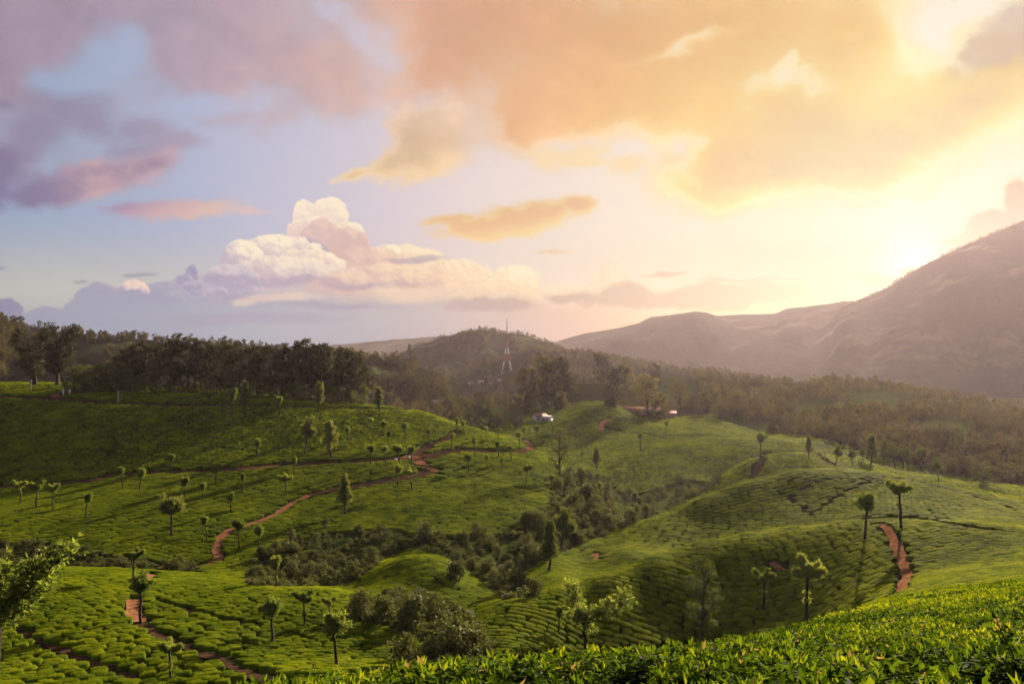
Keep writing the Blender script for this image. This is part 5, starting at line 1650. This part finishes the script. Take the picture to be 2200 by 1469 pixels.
def build_mast():
    d = 640.0
    x, d, z0 = [float(v) for v in on_hill(1089, 806)]
    u = d / FPX
    base_row = 806
    zb = (HR - base_row) * u
    o = empty('radio_mast', (x, d, min(z0, zb)), 'tall red and white lattice radio mast rising from the valley', 'radio mast')
    b0 = zb - min(z0, zb)
    lv = lambda row: b0 + (base_row - row) * u
    hw = lambda row: np.interp(row, [684, 740, 745, 775, 806], [.5, .75, 1.1, 2.2, 4.6]) * d / 640.0
    def sect(r0, r1, n):
        rows = np.linspace(r0, r1, n + 1)
        mb = MB()
        for i in range(n):
            a, b = rows[i], rows[i + 1]
            ca = [(sx * hw(a), sy * hw(a), lv(a)) for sx, sy in ((1, 1), (1, -1), (-1, -1), (-1, 1))]
            cb = [(sx * hw(b), sy * hw(b), lv(b)) for sx, sy in ((1, 1), (1, -1), (-1, -1), (-1, 1))]
            for k in range(4):
                j = (k + 1) % 4
                mb.tube([ca[k], cb[k]], .26, 4)
                mb.tube([ca[k], cb[j]], .1, 4)
                mb.tube([ca[j], cb[k]], .1, 4)
                mb.tube([cb[k], cb[j]], .08, 4)
        return mb
    for k, (sx, sy) in enumerate(((1, 1), (1, -1), (-1, -1), (-1, 1))):
        mb = MB()
        mb.tube([(sx * hw(806), sy * hw(806), lv(806)), (sx * hw(776), sy * hw(776), lv(776))], .32, 6)
        ft = MB(); ft.box((sx * hw(806), sy * hw(806), b0 / 2 - .6), (1.4, 1.4, max(.3, b0 + 1.4)))
        for a, b in ((806, 796), (796, 786), (786, 776)):
            mb.tube([(sx * hw(a), sy * hw(a), lv(a)), (sx * hw(b) * .45, sy * hw(b), lv(b))], .1, 4)
        lg = link('leg', mb.mesh('leg', [M_WHITE]), o)
        link('footing', ft.mesh('footing', [M_POST]), lg)
    link('lattice_section', sect(776, 760, 3).mesh('lattice_section', [M_RED]), o)
    link('lattice_section', sect(760, 748, 3).mesh('lattice_section', [M_WHITE]), o)
    link('lattice_section', sect(748, 712, 9).mesh('lattice_section', [M_RED]), o)
    link('lattice_section', sect(712, 694, 5).mesh('lattice_section', [M_WHITE]), o)
    mb = MB()
    mb.tube([(0, 0, lv(694)), (0, 0, lv(683))], [.45, .2], 6)
    mb.box((0, 0, lv(694)), (1.0, 1.0, .15))
    link('antenna', mb.mesh('antenna', [M_RED]), o)


def house(at, L, W, H, rz, wall, roof, label, nwin=3, group='houses in the valley'):
    o = empty('house', at, label, 'house', group, rz)
    mb = MB(); mb.box((0, 0, H / 2 - .4), (L, W, H + .8))
    # gables
    mb.add([(-L / 2, -W / 2, H), (-L / 2, W / 2, H), (-L / 2, 0, H + W * .30), (L / 2, -W / 2, H), (L / 2, W / 2, H), (L / 2, 0, H + W * .30)], None, [(0, 2, 1), (3, 4, 5)])
    link('wall', mb.mesh('wall', [wall]), o)
    ov = .45
    for s in (-1, 1):
        a = math.atan2(W * .30, W / 2)
        mb = MB()
        y0, z0 = s * (W / 2 + ov), H - ov * math.tan(a) + .05
        z1 = H + W * .30 + .07
        x0, x1 = -L / 2 - ov, L / 2 + ov
        v = [(x0, y0, z0), (x1, y0, z0), (x1, 0, z1), (x0, 0, z1)]
        v += [(p[0], p[1], p[2] + .12) for p in v]
        mb.add(v, [(0, 3, 2, 1), (4, 5, 6, 7), (0, 1, 5, 4), (1, 2, 6, 5), (2, 3, 7, 6), (3, 0, 4, 7)])
        link('roof', mb.mesh('roof', [roof]), o)
    for k in range(nwin):
        xx = -L / 2 + L * (k + .5) / nwin
        door = k == nwin // 2
        zc, hh, n = (1.0, 2.0, 'door') if door else (H * .55, 1.1, 'window')
        y = -W / 2 - .03
        fr = MB()
        for s in (-1, 1):
            fr.box((xx + s * .52, y, zc), (.1, .12, hh + .2))
            fr.box((xx, y, zc + s * (hh / 2 + .05)), (.94, .12, .1))
        f = link(n, fr.mesh(n, [M_POST]), o)
        mb = MB(); mb.box((xx, y + .01, zc), (.94, .07, hh))
        link('door_panel' if door else 'pane', mb.mesh('door_panel' if door else 'pane', [M_RROOF if door else M_GLASS]), f)
    return o


def ground_at(px, d):
    x = (px - CX) / FPX * d
    return np.array([x, d, float(LAND.z(x, d))])


def build_houses():
    at = LAND.hit(1166, 888, 400)
    house(ground_at(1160, 436), 7.2, 4.6, 2.4, .5, M_WALL, M_RROOF, 'small white walled house with a dull red roof before the dark trees')
    house(ground_at(1176, 432), 4.6, 3.6, 2.2, -.6, M_WHITE, M_ROOF, 'little white shed with a pale tin roof beside the red roofed house', 2)
    house(ground_at(1378, 478), 22, 7, 3.2, .06, M_PINK, M_RROOF, 'long pinkish estate house with a red roof behind the tree', 7)
    house(ground_at(1430, 484), 12, 6, 2.8, -.05, M_PINK, M_RROOF, 'lower wing at the right end of the estate house', 4)
    lst = [(912, 560, 7, M_PINK, M_RROOF, 'pink house with red roof just above the left hill brow'), (937, 600, 6, M_WHITE, M_ROOF, 'white house above the pink house in the hazy valley'), (960, 620, 4, M_WHITE, M_ROOF, 'tiny white hut right of the white house in the valley'),
           (953, 560, 6, M_WALL, M_ROOF, 'pale roofed house below the tiny white hut'), (966, 700, 9, M_WALL, M_ROOF, 'long pale village house far down the valley'), (958, 690, 7, M_WALL, M_ROOF, 'second pale village house beside the long one'),
           (1012, 720, 6, M_WALL, M_RROOF, 'small village house with red roof left of the mast'), (1036, 725, 6, M_WHITE, M_ROOF, 'white village house between the red roof and the mast'), (1057, 715, 6, M_WALL, M_RROOF, 'village house close to the foot of the mast'), (1072, 700, 7, M_WHITE, M_ROOF, 'pale village house just left of the mast legs')]
    for i, (px, d, L, w, r, lab) in enumerate(lst):
        p = ground_at(px, d)
        # houses stand clear on small cut terraces
        rows = {912: 878, 937: 865, 960: 857, 953: 871, 966: 833, 958: 828, 1012: 822, 1036: 820, 1057: 822, 1072: 817}
        p = on_hill(px, rows[px] + 4, HILL_R if px > 940 else HILL_L)
        house(p, L, 4.4, 2.6, [.3, -.4, .8, .1][i % 4], w, r, lab, 3)


def build_posts():
    for px, row, top, lab in ((67, 845, 818, 'grey post on the hilltop below the two broad trees'), (254, 869, 842, 'grey post beside the hilltop path left of the grove')):
        at = LAND.hit(px, row, 240)
        h = (row - top) / FPX * at[1] + .3
        o = empty('post', at, lab, 'post', 'posts along the hilltop path')
        mb = MB(); mb.tube([(0, 0, -.3), (0, 0, h)], [.16, .11], 8)
        link('shaft', mb.mesh('shaft', [M_POST], True), o)
        mb = MB(); mb.tube([(0, 0, h), (0, 0, h + .12)], [.17, .10], 8); mb.box((0, 0, h - .35), (.7, .08, .08))
        link('cap', mb.mesh('cap', [M_POST]), o)
    for px, row, lab in ((136, 848, 'left one of the two white gate pillars beside the red bank'), (150, 848, 'right one of the two white gate pillars beside the red bank')):
        at = LAND.hit(px, row, 240)
        o = empty('gate_pillar', at, lab, 'pillar', 'white gate pillars')
        mb = MB()
        mb.box((0, 0, .75), (.42, .42, 1.7))
        link('shaft', mb.mesh('shaft', [M_WHITE]), o)
        mb = MB(); mb.box((0, 0, 1.66), (.55, .55, .12)); mb.add([(-.2, -.2, 1.72), (.2, -.2, 1.72), (.2, .2, 1.72), (-.2, .2, 1.72), (0, 0, 1.9)], None, [(0, 1, 4), (1, 2, 4), (2, 3, 4), (3, 0, 4)])
        link('cap', mb.mesh('cap', [M_WHITE]), o)
        mb = MB(); mb.box((-.75, .15, .7), (1.0, .2, 1.3)); mb.box((-.75, .15, 1.38), (1.1, .3, .08))
        link('red_wall', mb.mesh('red_wall', [M_RROOF]), o)
    for px, row, s, lab in ((850, 990, .34, 'small white stone beside the path left of the junction'), (878, 984, .30, 'small white stone on the red clearing where paths meet')):
        at = LAND.hit(px, row, 150)
        r = np.random.default_rng(px)
        mb = MB()
        cushion(mb, s * 2.2, s * 1.7, s * 1.5, r, 9, 5, .25, .5, .1)
        o = link('stone', mb.mesh('stone', [M_STONE]), None, at + (0, 0, .15))
        tag(o, lab, 'stone')
    # taller unclipped tea shoot with pale tips at the right edge
    r = np.random.default_rng(5)
    at = np.array([2.62, 4.05, 0.0]); at[2] = float(LAND.z(at[0], at[1])) + .72
    tr, cr, tips = MB(), MB(), MB()
    for k in range(7):
        a = r.random() * 6.28
        b = np.array([math.cos(a) * .16, math.sin(a) * .16, r.uniform(.08, .2)])
        p = limb_pts((0, 0, -.2), b, r)
        tr.tube(p, np.linspace(.007, .003, 5), 5)
        n = 44
        c = p[1:][r.integers(0, 4, n)] + r.normal(0, .02, (n, 3))
        cr.leaves(c, unit(n, r) + (0, 0, .3), unit(n, r), r.uniform(.05, .085, n), .032, r.random(n) * .6, .15)
        tips.leaves(np.repeat(p[-1:], 6, 0), unit(6, r) + (0, 0, .5), unit(6, r), r.uniform(.04, .065, 6), .018, r.random(6), .15)
    o = empty('tea_sprig', at, 'unclipped tea sprig with pale buff tips at the right edge', 'tea sprig')
    link('stem', tr.mesh('stem', [M_WOOD]), o)
    link('foliage', cr.mesh('foliage', [M_TEA_NEAR]), o)
    link('tip', tips.mesh('tip', [M_TEA_TIP]), o)


build_mast()
build_houses()
build_posts()
# ------------------------------------------------------------------ haze
def build_haze():
    mb = MB()
    mb.box((0, 1720, (385 - 140) / 2), (8600, 3600, 525))
    m = bpy.data.materials.new('haze_air')
    m.use_nodes = True
    nt = m.node_tree
    nt.nodes.clear()
    p = nt.nodes.new('ShaderNodeVolumePrincipled')
    p.inputs['Color'].default_value = HAZE_COL
    p.inputs['Density'].default_value = HAZE_DENS
    p.inputs['Anisotropy'].default_value = HAZE_G
    o = nt.nodes.new('ShaderNodeOutputMaterial')
    nt.links.new(p.outputs[0], o.inputs['Volume'])
    h = link('haze', mb.mesh('haze', [m]))
    tag(h, 'pale evening haze filling the valleys and hills', 'haze', kind='stuff')


HAZE_COL = (0.95, 0.83, 0.90, 1)
HAZE_G = 0.50
build_haze()
